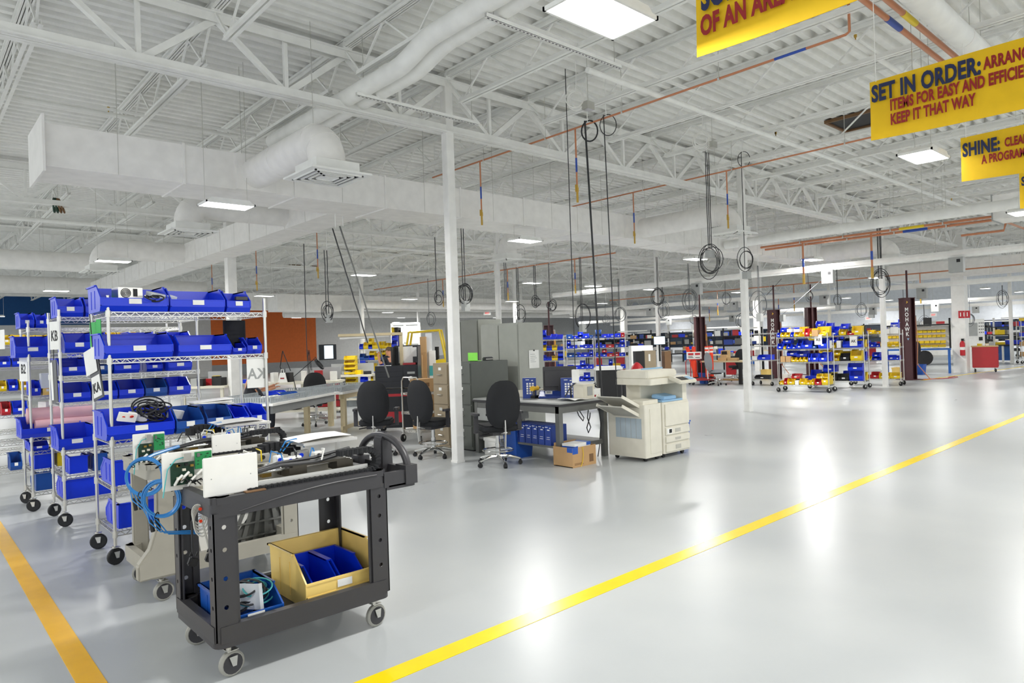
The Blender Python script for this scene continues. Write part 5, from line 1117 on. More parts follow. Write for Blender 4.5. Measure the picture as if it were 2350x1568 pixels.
# ------------------------------------------------------------------ racks of coloured bins on the far side
def local(loc, rz, u, v, z):
    return Vector(loc)+Matrix.Rotation(rz, 3, 'Z') @ Vector((u, v, z))
YE, BL, RE, BK, DB = 'yellow_bin', 'blue_bin', 'red_bin', 'black_bin', 'dark_blue_bin'
STUFF = []
def far_bin(loc, w, d, h, m, rz): STUFF.append((bin_meshes(w, d, h, m)[0], Matrix.Translation(loc) @ Matrix.Rotation(rz, 4, 'Z'), m))
def bins_on(nm, loc, rz, L, rows, d=.3, stuff=False, hs=1.0):
    for z, sh, items in rows:
        nu = 0
        for i, it in enumerate(items):
            u0, u1, h, m = it[:4]; up = it[4] if len(it) > 4 else 0; h *= hs; up *= hs; back = it[5] if len(it) > 5 else (.0 if not up else .04)
            w = (u1-u0)*L-.008
            p = local(loc, rz, (u0+u1)/2*L, back+d/2-.02, z+.006+up)
            where = '%s from left on the %s shelf of the %s' % (ORD[i % 20], sh, nm)
            if up: where = '%s in the upper row on the %s shelf of the %s' % (ORD[nu], sh, nm); nu += 1
            if m in ('cardboard', 'white_plastic'):
                o = B().box(-w/2, w/2, -d/2, d/2, 0, h).build('carton', m); tag(o, ('brown' if m == 'cardboard' else 'white')+' carton, '+where, 'carton'); o.location = p; o.rotation_euler = (0, 0, rz)
            elif stuff: far_bin(p, w, d, h, m, rz)
            else:
                bin_(CN[m]+' bin, '+where, p, w, d, h, m, rz, 'bins on the '+nm)
def randrow(seed, n, pal, hmin=.08, hmax=.16, tiers=0, gap=.02, u0=.01, u1=.99):
    r = random.Random(seed); out = []; ws = [r.uniform(.7, 1.6) for _ in range(n)]; s = sum(ws); u = u0
    for w in ws:
        ww = (u1-u0)*w/s
        if r.random() > gap: out.append((u, u+ww, r.uniform(hmin, hmax), r.choice(pal)))
        u += ww
    for k in range(tiers):
        a = out[r.randrange(len(out))]; out.append((a[0]+.01, a[1]-.005, r.uniform(hmin, hmax), r.choice(pal), a[2]+.004, .02))
    return out
RZ = radians(-80.5)
ab = (18.08, 9.12, 0); rack('wire shelving of coloured bins standing nearest across the aisle, with a card marked AB', ab, RZ, 1.3, .6, 1.58, (1.5, 1.17, .82, .2), False)
bins_on('AB rack', ab, RZ, 1.3, hs=1.3, rows=[
 (1.5, 'top', [(.0, .07, .1, BL), (.075, .17, .1, YE), (.175, .27, .1, YE), (.275, .345, .1, BL), (.35, .47, .1, YE), (.56, .66, .17, RE), (.665, .71, .1, YE), (.72, .84, .13, 'cardboard', 0, -.06), (.85, .98, .08, YE), (.05, .16, .1, BL, .104, .12), (.19, .29, .07, 'white_plastic', .104, .1), (.33, .45, .06, 'white_plastic', .104, .1), (.74, .86, .12, YE, 0, .25)]),
 (1.17, 'second', [(.0, .12, .12, BL), (.125, .18, .07, YE), (.19, .29, .1, BL), (.295, .39, .08, BL), (.395, .5, .12, BL), (.505, .7, .17, BL), (.705, .79, .1, DB), (.82, .99, .2, BL), (.1, .27, .12, BL, .12, .1), (.62, .8, .13, YE, .17, .1)]),
 (.82, 'third', [(.06, .16, .12, 'cardboard'), (.17, .27, .12, 'cardboard'), (.28, .37, .09, YE), (.375, .44, .08, YE), (.445, .53, .1, YE), (.535, .61, .09, YE), (.62, .67, .17, BL), (.675, .82, .17, BL), (.825, .98, .15, BL), (.17, .38, .13, BL, .12, .12), (.36, .58, .12, BL, .1, .12)]),
 (.2, 'bottom', [(.03, .11, .08, YE), (.115, .18, .13, RE), (.185, .33, .12, YE), (.34, .42, .09, 'white_plastic'), (.43, .55, .12, YE), (.555, .66, .09, YE), (.665, .72, .12, YE), (.73, .86, .12, RE), (.865, .99, .22, YE), (.25, .42, .1, RE, .12, .1), (.74, .98, .1, YE, .12, .12)])])
ak = (19.62, 8.95, 0); rack('wire shelving of coloured bins behind the AB rack, with a card marked AK', ak, RZ, 1.45, .6, 1.58, (1.5, 1.15, .78, .22), False)
bins_on('AK rack', ak, RZ, 1.45, hs=1.25, rows=[
 (1.5, 'top', [(.02, .12, .14, YE), (.14, .3, .2, BL), (.31, .42, .13, YE), (.43, .55, .12, BL), (.57, .7, .14, YE), (.72, .84, .09, RE), (.8, .98, .2, YE), (.14, .29, .14, BL, .2), (.33, .45, .15, BL, .14), (.6, .74, .12, BL, .14)]),
 (1.15, 'second', [(.04, .14, .2, BL), (.16, .28, .12, BL), (.29, .38, .12, YE), (.4, .5, .12, YE), (.52, .6, .16, 'white_plastic'), (.63, .97, .14, BL), (.16, .27, .1, BK, .12), (.3, .39, .12, BL, .12), (.41, .52, .12, BL, .12)]),
 (.78, 'third', [(.02, .14, .12, YE), (.16, .34, .17, BL), (.35, .44, .12, DB), (.46, .56, .12, YE), (.58, .74, .17, BK), (.76, .96, .22, YE), (.2, .4, .1, YE, .17), (.46, .58, .12, YE, .12)]),
 (.22, 'bottom', [(.02, .2, .24, BL), (.21, .36, .2, DB), (.37, .52, .15, BK), (.53, .72, .15, BK), (.73, .97, .22, BL), (.25, .5, .15, BL, .2), (.7, .96, .17, BL, .22)])])
for nm, loc, L, zz, pal in (('AB rack', ab, 1.3, ((1.5, 'top'), (1.17, 'second'), (.82, 'third'), (.2, 'bottom')), [YE, BL, BL, 'white_plastic']), ('AK rack', ak, 1.45, ((1.5, 'top'), (1.15, 'second'), (.78, 'third'), (.22, 'bottom')), [BL, YE, BK, BL])):
    for i, (z, sh) in enumerate(zz):
        rr = randrow(500+i+len(nm)+int(L*100), 5, pal, .2, .27, 0, .1)
        bins_on(nm+' back row', loc, RZ, L, [(z, sh, [(a, b_, h, m, 0, .31) for a, b_, h, m in rr])], .26)
r3 = (21.1, 8.38, 0); rack('wire shelving of coloured bins partly behind the third column', r3, RZ, 1.3, .55, 1.6, (1.5, 1.12, .74, .2), False)
bins_on('third column rack', r3, RZ, 1.3, [(1.5, 'top', randrow(3, 8, [YE, BL, YE, 'white_plastic'], tiers=3)), (1.12, 'second', randrow(4, 7, [RE, YE, BL, YE], tiers=2)), (.74, 'third', randrow(5, 7, [YE, BL, YE, BL], tiers=2)), (.2, 'bottom', randrow(6, 6, [YE, BL, YE, RE], .1, .22))])
for nm, tx, p in (('card marked AB on the nearest coloured bin rack', 'AB', local(ab, RZ, 1.08, -.03, 1.28)), ('card marked AK on the coloured bin rack behind', 'AK', local(ak, RZ, 1.2, -.03, 1.2))):
    d = Matrix.Rotation(RZ, 3, 'Z') @ Vector((1, 0, 0)); sign(nm, tx, p, d, (0, 0, 1), .19, .27, .11)
r0 = (20.14, 11.0, 0); rack('empty topped wire shelving cart just past the second column', r0, radians(-90), .64, .5, 1.72, (1.64, 1.25, .8, .2), False)
bins_on('second column cart', r0, radians(-90), .64, [(.8, 'third', [(.3, .95, .16, BL), (.02, .28, .12, 'white_plastic')]), (.2, 'bottom', [(.1, .9, .12, BK)])])
# racks of blue bins behind the desk
for k, (px, dd, L, pal, lb, tops) in enumerate(((1300, 23.5, .92, [BL, BL, DB, BL], 'wire shelving of blue bins right behind the desk monitor', 5), (1366, 23.0, 1.0, [BL, BL, DB, RE, YE, BL], 'wire shelving of blue bins above the copier, left of the black case', 5), (1243, 20.5, .65, [BL, BL, YE], 'wire shelving half hidden by the pale tall cabinet', 4))):
    p = onD(px, 800, dd); loc = (p.x, p.y, 0)
    rack(lb, loc, radians(-50), L, .5, 1.72, (1.66, 1.33, 1.03, .62, .2), False)
    bins_on(['monitor rack', 'copier rack', 'cabinet rack'][k], loc, radians(-50), L, [(z, s, randrow(20+k*7+i, tops, pal, .1, .17, 1)) for i, (z, s) in enumerate(((1.66, 'top'), (1.33, 'second'), (1.03, 'third'), (.62, 'fourth'), (.2, 'bottom')))], stuff=k == 2)
# shelving far left behind the benches
for k, (px, dd, L, lb) in enumerate(((824, 21.6, .62, 'wire shelving of blue and yellow bins left of the standing person'), (868, 21.9, .62, 'wire shelving of blue bins behind the standing person'))):
    p = onD(px, 800, dd); loc = (p.x, p.y, 0); rack(lb, loc, radians(-45), L, .5, 1.75, (1.55, 1.2, .85, .5, .2), False)
    bins_on(['rack left of the person', 'rack behind the person'][k], loc, radians(-45), L, [(z, s, randrow(60+k*9+i, 4, [BL, YE, BL, DB] if k == 0 else [BL, BL, BL, YE], .13, .24, 1)) for i, (z, s) in enumerate(((1.55, 'top'), (1.2, 'second'), (.85, 'third'), (.5, 'fourth'), (.2, 'bottom')))], stuff=True)
yst = onD(805, 830, 19)
for k in range(6):
    bin_('yellow bin, %s from the floor in the stack beside the left slanting cable' % ORD[k], (yst.x, yst.y, .62+.13*k), .3, .3, .125, YE, radians(-45), 'stack of yellow bins', card=False)
t = thing('stand', 'low grey stand under the stack of yellow bins', 'stand', (yst.x, yst.y, 0)); B().box(-.2, .2, -.2, .2, 0, .62).build('body', 'grey_tray', t)
# ------------------------------------------------------------------ maroon vehicle lift posts
def lift(label, loc, rz, h, lettered, w=.36):
    t = thing('lift_post', label, 'vehicle lift', loc, rz); b = B()
    b.box(-w/2, w/2, -.012, .012, 0, h).box(-w/2, -w/2+.02, -.14, .14, 0, h).box(w/2-.02, w/2, -.14, .14, 0, h).box(-.03, .03, -.16, -.012, 0, h); b.build('post', 'maroon', t)
    B().box(-.3, .3, -.25, .25, 0, .025).build('base_plate', 'maroon', t); B().box(-w/2-.01, w/2+.01, -.15, .15, h, h+.02).build('top_plate', 'maroon', t)
    B().cyl((.03, .02, h), (.03, .02, h+.9), .03, n=8).build('conduit', 'maroon', t)
    B().box(w/2, w/2+.06, -.1, .08, .5, 1.1).build('side_box', 'maroon', t); B().tube([(w/2+.02, -.1, 2.0), (w/2+.05, -.13, 1.2), (w/2+.02, -.12, .5), (w/2+.3, -.3, .03)], .014, 6).build('hose', 'copper', t, True)
    for k in range(2): B().box(w/2, w/2+.08, -.06, .06, 1.45+.35*k, 1.7+.35*k).build('bracket', 'panel_grey' if k else 'tool_yellow', t)
    if lettered:
        pl = B().box(-w/2-.005, -.035, -.168, -.15, 0, h).build('front_channel', 'maroon', t)
        for k, ch in enumerate('MOHAWK'): text('lettering', ch, .17, 'label', pl, (-w/4-.02, -.1695, h-.42-.155*k), (1, 0, 0), (0, 0, 1), .03, .85, 'CENTER')
        B().prism([(-.12, h-.17), (-.06, h-.13), (-.08, h-.1), (-.11, h-.08), (-.1, h-.12)], 'y', -.1698, -.168).build('emblem', 'tool_yellow', pl); B().prism([(-.13, h-1.27), (-.05, h-1.27), (-.09, h-1.34)], 'y', -.1698, -.168).build('emblem', 'copier_blue', pl)
    return t
FA = radians(-42)
lift('lettered maroon lift post just past the second column', (23.3, 11.85, 0), FA, 2.45, True)
lift('tallest lettered maroon lift post by the third column', (24.03, 7.75, 0), FA, 2.6, True)
p = onD(1863, 800, 26); lift('plain maroon lift post above the AB rack', (p.x, p.y, 0), FA, 2.55, False)
p = onD(1607, 800, 25.0); lift('plain maroon lift post behind the orange posts', (p.x, p.y, 0), FA, 2.3, False, .34)
p = onD(1260, 800, 26); lift('plain maroon lift post behind the pale tall cabinet', (p.x, p.y, 0), FA, 2.2, False)
# ------------------------------------------------------------------ orange posts on a flat cart, wooden bench
oc = thing('flat_cart', 'red flat cart holding orange barrier posts', 'cart', (19.95, 12.75, 0), radians(-42))
B().box(-.42, .42, -.3, .3, .17, .22).build('deck', 'ink', oc); b = B(); b.box(-.44, .44, -.32, -.29, .15, .23).box(-.44, .44, .29, .32, .15, .23); b.build('frame', 'red_paint', oc)
for y in (-.3, .3): B().tube([(-.42, y, .2), (-.42, y, .75), (-.38, y, .84), (-.1, y, .84), (-.06, y, .75), (-.06, y, .2)], .016, 8).build('side_loop', 'red_paint', oc, True)
for x in (-.33, .33):
    for y in (-.22, .22): caster(oc, x, y, .075, .03, .4)
for k, (u, v, tx, bands) in enumerate(((-.2, .05, 0, 0), (-.12, .12, .28, 0), (.18, -.12, 0, 1), (.4, .12, 0, 1))):
    q = local((19.95, 12.75, 0), radians(-42), u, v, .222); o = thing('barrier_post', ['upright orange post with a notice board, left one on the red cart', 'slanting orange post on the red cart', 'orange post with white bands, nearer on the red cart', 'orange post with white bands, farther on the red cart'][k], 'post', tuple(q), radians(-42))
    B().cyl((0, 0, 0), (-tx, 0, 1.02), .062, n=16).build('tube', 'orange_post', o, True); B().cyl((-tx, 0, 1.02), (-tx, 0, 1.05), .064, n=12).build('cap', 'orange_post', o)
    if bands:
        for z in (.83, .95): B().cyl((0, 0, z), (0, 0, z+.06), .0635, n=16).build('band', 'label', o, True)
    B().lathe([(.09, 0), (.09, .02), (.065, .03)], (0, 0, 0), 14).build('foot', 'ink', o)
q = local((19.95, 12.75, 0), radians(-42), -.22, -.04, .86); o = sign('white and red caution notice fixed on the orange posts', '', q, (.74, -.67, 0), (0, 0, 1), .5, .24, .1, name='caution_sign'); B().box(-.2, -.02, .13, .2, .002, .004).build('red_field', 'sign_red', o); B().box(.03, .2, .13, .2, .002, .004).build('red_field', 'sign_red', o); B().box(-.2, -.03, .04, .06, .002, .004).box(.04, .19, .04, .06, .002, .004).box(-.2, -.05, .08, .1, .002, .004).build('print_line', 'ink', o)
wbn = thing('workbench', 'pale wooden topped bench with black legs, between the orange posts and the second column', 'workbench', (20.3, 13.0, 0), radians(-85)); B().box(0, 1.5, 0, .7, .72, .77).build('top', 'pale_wood', wbn)
for x in (.1, 1.4):
    for y in (.06, .64): B().box(x-.05, x+.05, y-.05, y+.05, 0, .72).build('leg', 'ink', wbn)
B().box(.1, 1.4, .3, .36, .1, .16).build('stretcher', 'wood', wbn)
for k, (u, v, z, w, h) in enumerate(((.75, .2, .77, .3, .1), (.8, .22, .87, .22, .1), (1.1, .2, .77, .32, .09), (.72, .45, .77, .25, .34))):
    q = local((20.3, 13.0, 0), radians(-85), u, v, z); o = thing('small_carton', ['lower left brown carton on the wooden bench', 'upper brown carton on the wooden bench', 'lower right brown carton on the wooden bench', 'open framed wooden box at the back of the wooden bench'][k], 'carton', tuple(q), radians(-85)); B().box(-w/2, w/2, -.1, .1, 0, h).build('carton', 'wood', o)
    if k == 3: B().box(-w/2+.03, w/2-.03, -.101, -.1, .03, h-.03).build('opening', 'ink', o)
gcq = chair('grey task chair at the wooden bench', (19.75, 12.05, 0), radians(60), .46, False); gcq.scale = (1, 1, 1)
for ch in gcq.children:
    if ch.name.startswith(('seat', 'backrest')): ch.data = ch.data.copy(); ch.data.materials[0] = M['grey_fabric']
chair('black task chair behind the wooden bench', (22.0, 12.6, 0), radians(150), .5, False)
q = at(1627, 880); waste_bin('blue waste bin under the wooden bench', q.x-.1, q.y+.1, .36, .17)
# cabinets behind the copier
p = onD(1490, 820, 19.5)
for k, (du, w, h, m, lb) in enumerate(((-.27, .26, 1.24, 'ink', 'black cabinet side behind the copier'), (.02, .32, 1.25, 'tan_cabinet', 'tan cabinet front behind the copier'), (.52, .18, 1.22, 'wood_dark', 'brown board leaning behind the white column by the copier'))):
    o = thing('cabinet', lb, 'cabinet', (p.x+.74*du, p.y-.67*du, 0), radians(-42)); B().box(-w/2, w/2, -.05, .35, 0, h).build('body', m, o)
    if k == 1: B().box(-.05, .0, -.055, -.05, .95, 1.15).build('note', 'label', o); B().box(.02, .04, -.06, -.05, .6, .75).build('handle', 'ink', o)
p = onD(1462, 838, 19); o = thing('red_bag', 'red bag lying on the black case beside the copier', 'bag', (p.x, p.y, .72), .3); B().grid(lambda u, v: (.36*u-.18, .3*v-.15, .26*sin(pi*u)*sin(pi*v)**.6+.03*sin(9*u)), 10, 8).build('cloth', 'red_paint', o, True)
o = thing('storage_case', 'black case below the red bag beside the copier', 'case', (p.x, p.y, 0), radians(-42)); B().box(-.45, .3, -.2, .25, 0, .72).build('case', 'ink', o, False, .02); B().box(-.1, 0, -.21, -.2, .5, .55).build('latch', 'zinc', o)
p = onD(1395, 842, 15.5); o = thing('black_crate', 'black crate stacked with papers behind the beige computer', 'crate', (p.x, p.y, 0), radians(-42)); B().box(-.25, .25, -.2, .2, 0, .92).build('crate', 'ink', o); B().box(-.3, .3, -.22, .2, .92, .97).box(-.26, .28, -.2, .2, .97, 1.0).build('papers', 'paper', o)
p = onD(1513, 778, 25); o = thing('monitor', 'pale glowing monitor above the copier control panel', 'monitor', (p.x, p.y, 1.35), radians(-42)); B().box(-.22, .22, -.02, .02, 0, .32).build('housing', 'ink', o); B().box(-.2, .2, -.024, -.02, .02, .3).build('screen', 'lit_screen', o); B().box(-.03, .03, -.0, .03, -.6, 0).build('stand', 'ink', o)
o = thing('machine_cabinet', 'white machine cabinet behind the white column by the copier', 'machine', (p.x+1.2, p.y+1.6, 0), radians(-42)); B().box(-.5, .35, .04, .7, 0, 1.32).build('cabinet', 'white_steel', o); B().box(-.4, -.05, .03, .04, .4, 1.1).build('door', 'white_plastic', o)
# ------------------------------------------------------------------ right end: red cabinet, white control cabinet, blue bench
rc = thing('tool_cabinet', 'red roller tool cabinet with a wooden top beside the wide column', 'tool cabinet', (28.98, 6.86, 0), radians(-75)); B().box(-.38, .38, -.25, .3, .16, .9).build('body', 'red_paint', rc, False, .01); B().box(-.4, .4, -.27, .32, .9, .94).build('top', 'wood', rc)
for k in range(3): B().box(.38, .392, -.23, .28, .2+.24*k, .42+.24*k).build('drawer', 'red_paint', rc, False, .004)
for x in (-.3, .3):
    for y in (-.18, .2): caster(rc, x, y, .06, .03, .3)
o = thing('yellow_tool', 'yellow tool lying on the red cabinet', 'tool', (28.9, 6.98, .94), 0); B().rbox(-.14, .1, -.06, .06, 0, .08, .03).build('body', 'yellow_bin', o); B().cyl((.1, 0, .04), (.2, 0, .04), .02, n=8).build('nozzle', 'ink', o)
o = thing('desk_fan', 'small machine on the red cabinet top', 'machine', (29.05, 6.65, .94), 0); B().box(-.08, .08, -.08, .08, 0, .14).build('body', 'panel_grey', o); B().cyl((0, 0, .14), (0, 0, .22), .03, n=8).build('knob', 'ink', o)
p = onD(2238, 770, 28.5); ec = thing('control_cabinet', 'white electric control cabinet with rows of dark knobs, behind the red cabinet', 'control cabinet', (p.x, p.y, 0), radians(-42)); B().box(-.45, .4, 0, .4, 0, 1.95).build('cabinet', 'white_steel', ec)
for r in range(4):
    for c in range(3): B().cyl((.18+.08*c, -.015, 1.78-.13*r), (.18+.08*c, 0, 1.78-.13*r), .02, n=8).build('knob', 'ink', ec)
B().box(-.35, .1, -.01, 0, 1.25, 1.8).build('door', 'panel_grey', ec); B().box(.15, .3, -.012, 0, 1.05, 1.2).build('display', 'ink', ec)
fx = thing('fire_extinguisher', 'red fire extinguisher hanging on the wide column', 'fire extinguisher', (28.2, 7.34, .62), radians(-42)); B().lathe([(.075, 0), (.08, .03), (.08, .42), (.06, .48), (.025, .52)], n=16).build('cylinder', 'sign_red', fx, True); B().box(-.02, .02, -.03, .03, .52, .6).box(-.01, .01, -.1, 0, .57, .6).build('valve', 'ink', fx); B().tube([(.02, 0, .55), (.12, 0, .5), (.12, 0, .25), (.1, 0, .15)], .014, 7).build('hose', 'ink', fx, True); B().cyl((0, 0, .2), (0, 0, .3), .0815, n=16).build('label_band', 'label', fx)
o = sign('red fire sign high on the wide column', '', (28.24, 7.26, 1.95), (.74, -.67, 0), (0, 0, 1), .42, .26, .1, paper='sign_red', name='fire_sign')
for dx in (-.12, 0, .12): B().box(dx-.03, dx+.0, .06, .2, .002, .004).build('mark', 'label', o)
bbn = thing('workbench', 'blue legged workbench behind the tallest lift post, with a black bin shelf above', 'workbench', (27.2, 9.6, 0), radians(-75)); B().box(0, 2.1, 0, .75, .84, .89).build('top', 'blue_bench', bbn)
for x in (.06, 2.04):
    for y in (.06, .69): B().box(x-.04, x+.04, y-.04, y+.04, 0, .84).build('leg', 'blue_bench', bbn)
for x in (.02, 2.08): B().box(x-.03, x+.03, .68, .74, .89, 1.98).build('upright', 'ink', bbn)
B().box(0, 2.1, .35, .75, 1.72, 1.77).build('upper_shelf', 'ink', bbn); B().box(0, 2.1, .73, .75, .95, 1.7).build('back_board', 'white_plastic', bbn)
for r, (z, n) in enumerate(((1.52, 13), (1.34, 13), (1.12, 11), (.98, 8))):
    for c in range(n):
        q = local((27.2, 9.6, 0), radians(-75), .1+(1.95-.1)*(c+.5)/n, .64, z-.05); far_bin(q, 1.8/n-.015, .16, .1, YE, radians(-75))
for k in range(5):
    q = local((27.2, 9.6, 0), radians(-75), .2+.4*k, .55, 1.775); o = thing('parts_box', ['white machine part', 'blue box', 'grey machine part', 'black box', 'red box'][k]+' on the top shelf of the blue bench', 'box', tuple(q), radians(-75)); B().box(-.13, .13, -.1, .1, 0, [.2, .22, .14, .24, .09][k]).build('body', ['white_plastic', 'blue_bin', 'panel_grey', 'ink', 'red_paint'][k], o)
chair('black drafting chair at the blue legged bench', (26.6, 8.55, 0), radians(150), .55, False)
for k, (x, y, m, lb) in enumerate(((26.9, 8.3, 'can_blue', 'blue bin tub on the floor under the blue bench'), (24.7, 8.3, 'amber_bin', 'orange yellow bucket beside the tallest lift post'), (22.9, 12.0, 'amber_bin', 'orange yellow crate at the lettered lift post foot'))): waste_bin(lb, x, y, .35, .18, m)
o = thing('air_hose', 'red air hose lying on the floor past the tallest lift post', 'hose', (25.0, 6.9, .012)); B().tube([(-.8, .5, 0), (-.3, .1, 0), (.2, -.1, 0), (.7, -.05, 0), (.9, .1, 0), (.3, .1, 0), (-.1, .0, 0)], .012, 6).build('hose', 'red_paint', o, True)
# ------------------------------------------------------------------ far workstations, each a shelf unit with small boxes
def station(label, px, d, rz, L, top, nm, seed, pal=('white_plastic', 'ink', 'blue_bin', 'panel_grey', 'cardboard', 'yellow_bin', 'dark_steel', 'red_paint', 'box_blue'), lv=(.8, 1.25, 1.6)):
    p = onD(px, 790, d); loc = (p.x, p.y, 0); t = thing('workstation', label, 'workstation', loc, rz); r = random.Random(seed)
    B().box(-L/2, L/2, 0, .7, lv[0]-.05, lv[0]).build('bench_top', 'ink' if seed % 2 else 'pale_wood', t)
    for x in (-L/2+.04, L/2-.04): B().box(x-.03, x+.03, .6, .66, 0, top).box(x-.03, x+.03, .05, .11, 0, lv[0]-.05).build('upright', 'ink' if seed % 3 else 'white_steel', t)
    for z in lv[1:]: B().box(-L/2, L/2, .35, .68, z-.035, z).build('shelf', 'ink', t)
    for z in lv:
        x = -L/2+.05
        while x < L/2-.2:
            w, h = r.uniform(.1, .34), r.uniform(.07, .26); q = local(loc, rz, x+w/2, .48, z)
            o = B().box(-w/2, w/2, -.1, .1, 0, h).build('parts_box', r.choice(pal)); o.location = q; o.rotation_euler = (0, 0, rz); tag(o, 'small parts box or case on the shelves of the '+nm, 'box', 'boxes on the '+nm); x += w+r.uniform(.02, .22)
    # a drawer unit and a lamp tube
    B().box(-L/2+.1, -L/2+.5, .1, .6, .1, lv[0]-.05).build('drawer_unit', r.choice(['panel_grey', 'red_paint', 'blue_bench']), t); B().box(-L/2+.2, L/2-.2, .3, .4, top-.05, top).build('task_light', 'white_steel', t)
FZ = radians(-45)
for k, (px, d, L, top, nm) in enumerate(((1450, 33, 1.8, 2.0, 'workstation over the copier lid'), (1560, 34, 2.0, 2.0, 'workstation behind the orange posts'), (1655, 30, 2.2, 2.0, 'workstation behind the wooden bench'), (1705, 26, 1.5, 1.9, 'workstation left of the second column'), (1745, 35, 1.6, 2.0, 'workstation right of the second column'), (1410, 38, 2.4, 1.9, 'farthest workstation behind the blue bins'), (1300, 37, 2.2, 1.9, 'farthest workstation behind the desk monitor'), (1830, 36, 2.6, 2.0, 'workstation behind the AB rack'), (1935, 34, 2.4, 1.9, 'workstation behind the AK rack'), (2040, 36, 2.2, 2.0, 'workstation behind the third column'), (2290, 33, 2.0, 1.9, 'workstation near the far windows'), (2345, 30, 1.6, 2.0, 'workstation at the picture edge'), (1605, 44, 2.2, 2.0, 'workstation deepest behind the lift posts'), (1500, 45, 2.4, 2.0, 'workstation deepest behind the white column'))):
    station('distant %s' % nm+', loaded with small boxes', px, d, FZ if k % 3 else radians(-60), L, top, nm, 100+k)
for k, (px, d, lb) in enumerate(((2345, 29, 'wire shelving of yellow and blue bins at the picture edge'), (2275, 36, 'distant wire shelving of dark boxes near the windows'))):
    p = onD(px, 800, d); loc = (p.x, p.y, 0); rack(lb, loc, radians(-60), 1.3, .5, 1.8, (1.6, 1.15, .75, .3), False)
    bins_on(['yellow edge rack', 'dark box rack'][k], loc, radians(-60), 1.3, [(z, s, randrow(300+k*9+i, 5, [YE, BL, YE, 'cardboard'] if k == 0 else [BK, DB, BK, 'white_plastic'], .12, .26, 1)) for i, (z, s) in enumerate(((1.6, 'top'), (1.15, 'second'), (.75, 'third'), (.3, 'bottom')))], stuff=True)
for k, (px, py, d, m, lb) in enumerate(((1118, 719, 40, 'exit_lit', 'red exit sign hung beyond the nearest column'), (1993, 731, 44, 'exit_lit', 'red exit sign on the far wall above the AK rack'), (2142, 723, 44, 'exit_lit', 'red exit sign on the far wall left of the wide column'))):
    p = onD(px, py, d); o = sign(lb, 'EXIT', (p.x, p.y, p.z-.1), (.72, -.69, 0), (0, 0, 1), .42, .22, .15, paper='label', ink='exit_lit', name='exit_sign'); B().cyl((0, .22, 0), (0, 5.33-p.z+.1, 0), .008, n=5).build('hanger_rod', 'zinc', o)
b = thing('van_body', 'white van body side with a grey window, behind the AK rack', 'vehicle', (33.6, 10.6, 0), radians(-60)); B().box(-.2, 2.6, 0, 1.6, .35, 1.95).build('body', 'white_steel', b, False, .08); B().box(.1, .7, -.006, 0, 1.25, 1.75).build('window', 'dark_steel', b); B().box(1.7, 2.45, -.006, 0, 1.25, 1.75).build('window', 'panel_grey', b)
for x in (.4, 2.1): B().cyl((x, -.02, .33), (x, .2, .33), .33, n=18).build('wheel', 'ink', b, True)
# ------------------------------------------------------------------ forklift, crate, left far benches
fp = onD(965, 800, 25); fl = thing('forklift', 'yellow forklift truck parked beyond the black tool chest', 'forklift', (fp.x, fp.y, 0), radians(138))
b = B(); b.prism([(-1.1, .3), (-.2, .25), (.7, .25), (.7, .62), (.1, .7), (.0, 1.0), (-1.0, 1.12), (-1.15, .95)], 'y', -.45, .45); b.build('chassis', 'forklift_yellow', fl, False, .03)
b = B()
for y in (-.42, .42): b.tube([(.62, y, .6), (.35, y, 2.1), (-.75, y, 2.15), (-.95, y, 1.1)], .045, 8)
for x in (-.7, -.45, -.2, .05, .3): b.box(x-.02, x+.02, -.42, .42, 2.1, 2.15)
b.build('overhead_guard', 'forklift_yellow', fl)
b = B()
for y in (-.3, .3): b.box(.75, .87, y-.06, y+.06, .08, 2.3)
b.box(.75, .87, -.3, .3, 2.2, 2.3).box(.78, .84, -.3, .3, 1.2, 1.3).cyl((.8, 0, .2), (.8, 0, 1.9), .05, n=8); b.build('mast', 'ink', fl)
b = B(); b.box(.9, .96, -.5, .5, .3, .8)
for k in range(8): b.box(.9, .95, -.5+.14*k, -.48+.14*k, .8, 2.3)
b.box(.9, .95, -.5, .5, 2.26, 2.3); b.build('load_backrest', 'forklift_yellow', fl)
for y in (-.3, .3): B().box(.95, 1.9, y-.06, y+.06, .1, .15).build('fork', 'ink', fl)
B().box(-.6, -.15, -.25, .25, 1.0, 1.12).box(-.65, -.55, -.25, .25, 1.1, 1.55).build('seat', 'black_fabric', fl); B().ring((.1, 0, 1.25), .17, .02, (-.6, 0, .8), 18, 6).build('steering_wheel', 'ink', fl, True); B().cyl((-1.05, -.3, 1.25), (-1.05, .35, 1.25), .17, n=16).build('gas_bottle', 'zinc', fl, True)
for x, r in ((.5, .33), (-.75, .27)):
    for y in (-.5, .36): w = B().cyl((x, y, r), (x, y+.16, r), r, n=20).build('wheel', 'tyre_tan', fl, True); B().cyl((x, y-.01, r), (x, y+.17, r), r*.5, n=14).build('hub', 'ink', w)
p = onD(930, 790, 27.8); t = thing('glazed_cabinet', 'white framed cabinet with clear sheets beside the forklift', 'cabinet', (p.x, p.y, 0), radians(-42))
b = B()
for x in (-.52, 0, .58): b.box(x-.05, x+.05, 0, .08, 0, 2.55)
for z in (0, 1.35, 1.7, 2.48): b.box(-.52, .58, 0, .08, z, z+.09)
b.build('frame', 'white_steel', t); B().box(-.47, .53, .06, .07, .05, 2.5).build('sheet', 'clear_wrap', t); B().box(-.52, .58, .1, .6, 0, 2.4).build('carcass', 'white_plastic', t)
